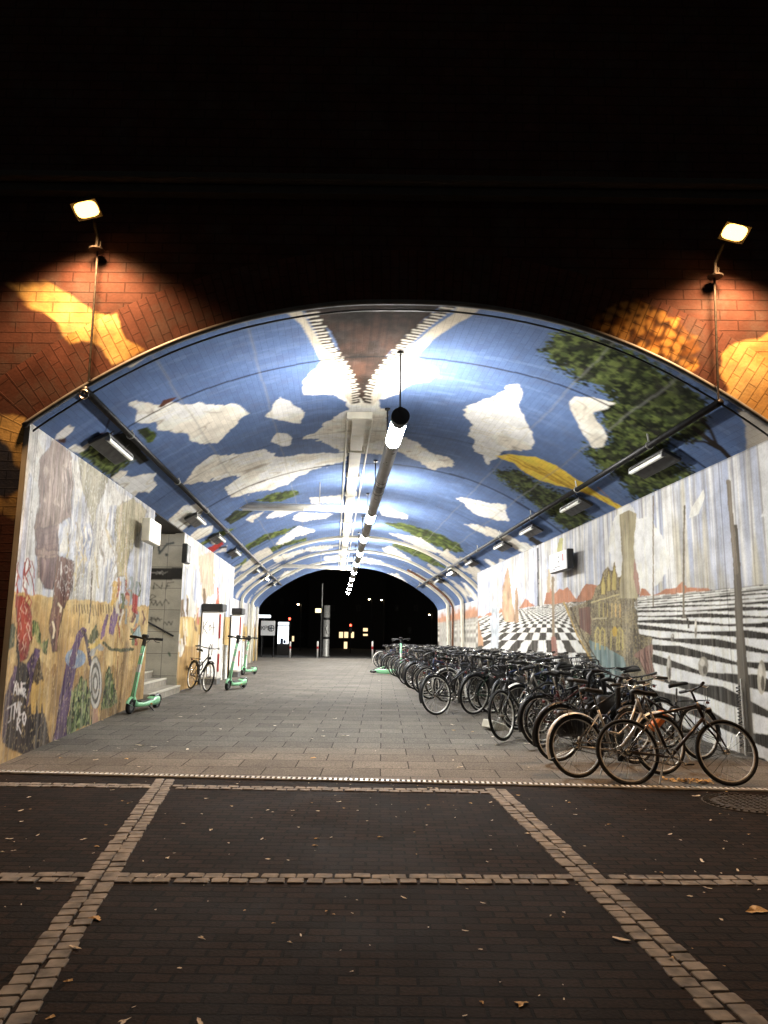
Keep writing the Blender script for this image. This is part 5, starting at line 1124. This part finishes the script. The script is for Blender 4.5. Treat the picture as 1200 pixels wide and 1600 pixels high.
# ------------------------------------------------------------------ litter
lm = []
for t in range(4):
    b = MB(); n = 9+t; v = [(0, 0, .004)]
    for k in range(n):
        a = 2*PI*k/n; r_ = .5*(1+.45*math.cos(a*(2+t % 2)+t))*random.uniform(.65, 1.1); v.append((r_*math.cos(a), .55*r_*math.sin(a), random.uniform(.02, .22)))
    b.add(v, [(0, k+1, (k+1) % n+1) for k in range(n)]); lm.append(b.mesh('leaf', M['leaf'] if t == 1 else M['scrap']))
def leaf(x, y, s, label, group, t=None):
    o = link('leaf', lm[random.randrange(4) if t is None else t]); o.location = (x, y, gz(y)+.004); o.scale = (s, s*random.uniform(.7, 1.2), s*.5); o.rotation_euler = (0, 0, random.uniform(0, 6.28)); tag(o, label, 'leaf', group)
for k in range(270):
    Y = 2.6+5.0*random.random()**.8; X = random.uniform(-.54, .54)*Y*1.05
    leaf(X, Y, random.choice([.012, .016, .02, .025, .03, .045]), 'tiny pale scrap of leaf scattered on the dark brick paving', 'leaf scraps on the brick paving')
for k in range(60):
    px, py = random.choice([(random.uniform(690, 900), random.uniform(1115, 1200)), (random.uniform(40, 260), random.uniform(1120, 1200)), (random.uniform(200, 620), random.uniform(1060, 1195))]); X, Y, z = gnd(px, py)
    leaf(X, Y, random.choice([.04, .05, .07, .09]), 'small dry leaf scattered on the grey tunnel slabs', 'dry leaves on the tunnel floor')
for px, py, s, lab in ((1180, 1424, .2, 'large dry leaf at the right edge beyond the right sett strip'), (150, 1437, .12, 'curled dry leaf just right of the left sett strip'), (1050, 1500, .11, 'dry leaf lying on the right sett strip near its lower end'), (970, 1470, .10, 'pale forked leaf left of the right sett strip'), (117, 1483, .09, 'pale leaf on the edge of the left sett strip'), (1097, 1347, .10, 'pale leaf above the right end of the long cross strip'), (815, 1570, .09, 'tan leaf in the dark centre foreground'), (32, 1268, .08, 'white leaf near the upper left of the brick paving'), (1047, 1305, .07, 'yellowish leaf between manhole and cross strip'), (1088, 1245, .12, 'white paper strip just left of the manhole')):
    X, Y, z = gnd(px, py); leaf(X, Y, s*.7, lab, None, 1 if 'dry' in lab or 'tan' in lab else 0)
X, Y, z = gnd(772, 1148); o = MB().box((0, 0, .06), (.34, .24, .12), Matrix.Rotation(.3, 3, 'Y'), .01).obj('cardboard_box', M['offwhite']); o.location = (X+.1, Y+.5, z); o.rotation_euler = (0, 0, .5); tag(o, 'crushed pale cardboard box on the floor behind the outward front wheel', 'box')
X, Y, z = gnd(1085, 1222); b = MB()
for k in range(60):
    cx_, cy_ = random.gauss(0, .14), random.gauss(0, .06); q = random.uniform(.012, .03); t = random.uniform(0, 6.28)
    b.add([(cx_+q*math.cos(t+a), cy_+q*math.sin(t+a), random.uniform(.003, .03)) for a in (0, 1.6, 3.1, 4.4)], [(0, 1, 2, 3)])
o = b.obj('leaf_pile', M['leaf']); o.location = (X, Y, z); tag(o, 'small heap of dry leaves under the nearest bicycle', 'leaves'); o['kind'] = 'stuff'
# ------------------------------------------------------------------ street beyond the tunnel
ZF = .10
def far_pt(px, py, Y): X, z = onY(px, py, Y); return X, z
def far_box(name, lab, cat, x0, x1, y0, y1, Y, depth, mat, facemat=None, base=True):
    Xa, zt = far_pt(x0, y0, Y); Xb, zb = far_pt(x1, y1, Y)
    if base: zb = ZF
    r = thing(name, lab, cat, ((Xa+Xb)/2, Y, ZF)); W = Xb-Xa
    MB().box((0, depth/2, (zt+zb)/2-ZF), (W, depth, zt-zb), None, .02).obj('body', mat, r)
    return r, W, zt-ZF, zb-ZF
r, W, zt, zb = far_box('advert_pillar', 'glowing poster display with blue and white panels beyond the left of the tunnel', 'poster display', 434, 451, 971, 1016, 56, .35, M['night'])
MB().box((0, -.03, zt*.60), (W*.9, .03, zt*.52)).obj('lit_poster', M['screen'], r); MB().box((0, -.03, zt*.93), (W*.9, .03, zt*.1)).obj('lit_header', M['screen'], r)
b = MB(); b.box((-W*.1, -.06, zt*.42), (W*.25, .02, zt*.16)); b.box((W*.15, -.06, zt*.4), (W*.2, .02, zt*.1)); b.obj('poster_figure', M['frameblue'], r)
b = MB()
for k in range(2): b.box((0, -.055, zt*(.885-.01*k)), (W*.92, .02, zt*.012))
b.obj('poster_bar', M['framered'], r)
sg = thing('street_sign_board', 'grey sign board reading KPB with a cross in a circle at the left of the far opening', 'sign', (far_pt(418, 1000, 50)[0], 50, ZF))
Xa, zt = far_pt(407, 970, 50); Xb, zb = far_pt(428, 993, 50); W = Xb-Xa; cz = (zt+zb)/2-ZF; hh = zt-zb
MB().box((0, 0, cz), (W, .1, hh), None, .01).obj('panel', emit('grey_panel_added_glow', (.8, .82, .8), .13), sg)  # faint emission added in place of light falling on the board
b = MB()
for s in (-1, 1): b.tube([(s*W*.42, .06, 0), (s*W*.42, .06, cz+hh/2)], .04, 8)
b.obj('leg', M['darksteel'], sg)
b = MB(); y_ = -.056
def stroke_text(b, segs, ox, sc, oz, r_=.022):
    for q in segs: b.tube([(ox+a*sc, y_, oz+c*sc) for a, c in q], r_, 5)
LT = {'K': [[(0, 0), (0, 1)], [(.55, 1), (0, .45)], [(.15, .6), (.6, 0)]], 'P': [[(0, 0), (0, 1), (.45, 1), (.55, .75), (.45, .5), (0, .5)]], 'B': [[(0, 0), (0, 1), (.42, 1), (.5, .76), (.4, .52), (0, .52)], [(.4, .52), (.56, .26), (.44, 0), (0, 0)]]}
hs = hh*.28; ox = -W*.44
for ch in 'KPB': stroke_text(b, LT[ch], ox, hs, cz-hs*.45); ox += hs*.78
b.ring((W*.24, y_, cz), hs*.75, .022, 20, 5); b.tube([(W*.24-hs*.7, y_, cz), (W*.24+hs*.7, y_, cz)], .03, 5); b.tube([(W*.24, y_, cz-hs*.7), (W*.24, y_, cz+hs*.7)], .03, 5)
b.obj('lettering', M['black'], sg)
X, _ = far_pt(412, 963, 60); _, z = far_pt(412, 963, 60)
r = thing('lit_canopy', 'bright white canopy light behind the KPB sign board', 'canopy light', (X, 60, ZF)); MB().box((0, 0, z-ZF), (1.1, .4, .22), None, .03).obj('lamp', M['screen'], r); MB().tube([(0, .1, 0), (0, .1, z-ZF)], .06, 8).obj('post', M['darksteel'], r)
X, zt = far_pt(511, 946, 52)
r = thing('concrete_pillar', 'thick banded grey pillar standing in the middle of the far opening', 'pillar', (X, 52, ZF)); h = zt-ZF
MB().lathe([(.27, 0), (.27, .1), (.22, .14), (.22, h)], 18).obj('shaft', M['steel'], r, True)
b = MB()
for k in (.35, .72): b.lathe([(.232, h*k), (.24, h*k+.03), (.24, h*k+.12), (.232, h*k+.15)], 18)
b.obj('band', M['black'], r)
MB().tube([(.06, -.232, h*.45), (-.06, -.235, h*.55), (.05, -.233, h*.62)], .02, 5).obj('tag_paint', M['black'], r)
X, zt = far_pt(504, 912, 52.6); o = MB().tube([(0, 0, 0), (0, 0, zt-ZF)], .05, 8).obj('pole', M['steel']); o.location = (X, 52.6, ZF); tag(o, 'thin steel pole beside the banded pillar', 'pole')
for px, lab in ((453, 'leftmost of three pale bollards in the far opening'), (496, 'middle one of three pale bollards in the far opening'), (582, 'rightmost of three pale bollards in the far opening')):
    X, _ = far_pt(px, 1020, 49); h = far_pt(px, 1002, 49)[1]-ZF; r = thing('bollard', lab, 'bollard', (X, 49, ZF), (0, 0, 0), 'bollards at the far end')
    MB().lathe([(.06, 0), (.06, h-.05), (.045, h)], 12).obj('post', M['white'], r, True); MB().lathe([(.063, h*.55), (.063, h*.7)], 12).obj('band', M['red'], r)
def signal(px, py, Y, lab):
    X, z = far_pt(px, py, Y); r = thing('traffic_light', lab, 'traffic light', (X, Y, ZF)); h = z-ZF
    MB().tube([(0, 0, 0), (0, 0, h+.3)], .05, 8).obj('post', M['darksteel'], r); MB().box((0, -.1, h-.28), (.26, .2, .85), None, .03).obj('housing', M['black'], r)
    MB().lathe([(.10, 0), (.10, .02), (.05, .03)], 14, (0, -.2, h), Matrix.Rotation(PI/2, 3, 'X')).obj('red_lens', M['redlight'], r)
signal(453, 967, 64, 'traffic light showing red above the glowing poster'); signal(548, 977, 66, 'traffic light showing red above the lit shop windows')
X, z = far_pt(498, 954, 62); r = thing('yellow_sign', 'small lit yellow sign on a post left of the banded pillar', 'sign', (X, 62, ZF)); MB().box((0, 0, z-ZF), (.55, .12, .34), None, .02).obj('face', M['yellowsign'], r); MB().tube([(.32, 0, 0), (.32, 0, z-ZF+.2)], .04, 8).obj('post', M['darksteel'], r)
for px, py, Y, lab in ((466, 944, 75, 'warm street lamp high on the left of the far opening'), (577, 936, 85, 'street lamp right of the middle of the far opening'), (596, 937, 88, 'small warm street lamp on the right of the far opening'), (671, 960, 80, 'small street lamp near the right edge of the far opening')):
    X, z = far_pt(px, py, Y); r = thing('street_lamp', lab, 'street lamp', (X, Y, ZF)); MB().tube([(.3, .1, 0), (.3, .1, z-ZF+.1), (0, 0, z-ZF+.15)], .05, 8).obj('post', M['darksteel'], r)
    MB().lathe([(.05, .1), (.22, .05), (.24, 0)], 12, (0, 0, z-ZF)).obj('shade', M['black'], r); MB().lathe([(.11, 0), (.08, -.07), (.03, -.09)], 12, (0, 0, z-ZF)).obj('bulb', M['farlamp'], r)
def building(x0, x1, ytop, Y, D, lab, wins, shop=None):
    Xa = far_pt(x0, 1000, Y)[0]; Xb = far_pt(x1, 1000, Y)[0]; H = far_pt(x0, ytop, Y)[1]-ZF; r = thing('town_house', lab, 'building', ((Xa+Xb)/2, Y, ZF)); W = Xb-Xa
    MB().box((0, D/2, H/2), (W, D, H)).obj('wall', M['night'], r)
    b = MB(); b.add([(-W/2-.3, -.3, H), (W/2+.3, -.3, H), (W/2+.3, D+.3, H), (-W/2-.3, D+.3, H), (-W/2, D/2, H+2.2), (W/2, D/2, H+2.2)], [(0, 1, 5, 4), (2, 3, 4, 5), (1, 2, 5), (3, 0, 4)]); b.obj('roof', M['black'], r)
    for a, c, w_, h_, lit in wins:
        X, z = far_pt(a, c, Y); w = w_/1172*Y; h = h_/1172*Y; f = MB().box((X-(Xa+Xb)/2, -.03, z-ZF), (w+.2, .1, h+.2)).obj('window', M['stone'], r); MB().box((X-(Xa+Xb)/2, -.09, z-ZF), (w, .03, h)).obj('pane', M['window'] if lit else M['black'], f)
building(380, 482, 860, 100, 12, 'dark house across the street at the left of the far opening', [(420, 940, 4, 7, 0), (440, 940, 4, 7, 0), (458, 998, 3, 8, 1), (470, 992, 8, 4, 0)])
building(481, 602, 850, 95, 12, 'dark house with lit shop windows in the middle of the far opening', [(533, 992, 6, 9, 1), (541, 992, 6, 9, 1), (550, 992, 6, 9, 1), (571, 984, 7, 5, 1), (571, 992, 7, 3, 1), (540, 1010, 5, 14, 1), (520, 950, 4, 7, 0), (560, 950, 4, 7, 0)])
building(601, 760, 865, 98, 12, 'dark house on the right of the far opening', [(620, 950, 4, 7, 0), (650, 950, 4, 7, 0), (640, 985, 4, 7, 0)])
# ------------------------------------------------------------------ camera, world, render
cam = bpy.data.cameras.new('camera'); co = bpy.data.objects.new('camera', cam); COL.objects.link(co); S.camera = co
fw = Vector((0, math.cos(PITCH), math.sin(PITCH))); ex = Vector((1, 0, 0)); eu = Vector((0, -math.sin(PITCH), math.cos(PITCH)))
c, s = math.cos(ROLL), math.sin(ROLL); cr = ex*c+eu*s; cu_ = ex*-s+eu*c
mt = Matrix((cr, cu_, -fw)).transposed().to_4x4(); mt.translation = (0, 0, EYE); co.matrix_world = mt
cam.sensor_fit = 'VERTICAL'; cam.sensor_height = 24; cam.lens = F/1600*24; cam.clip_start = .05; cam.clip_end = 600
w = bpy.data.worlds.new('World'); S.world = w; w.use_nodes = True; nt = w.node_tree; bg = nt.nodes['Background']
bg.inputs[0].default_value = (.022, .021, .020, 1); bg.inputs[1].default_value = 1.
S.view_settings.view_transform = 'Standard'; S.view_settings.look = 'None'; S.view_settings.gamma = 1; S.view_settings.exposure = .35
try: S.cycles.max_bounces = 8; S.cycles.sample_clamp_indirect = 6
except Exception: pass
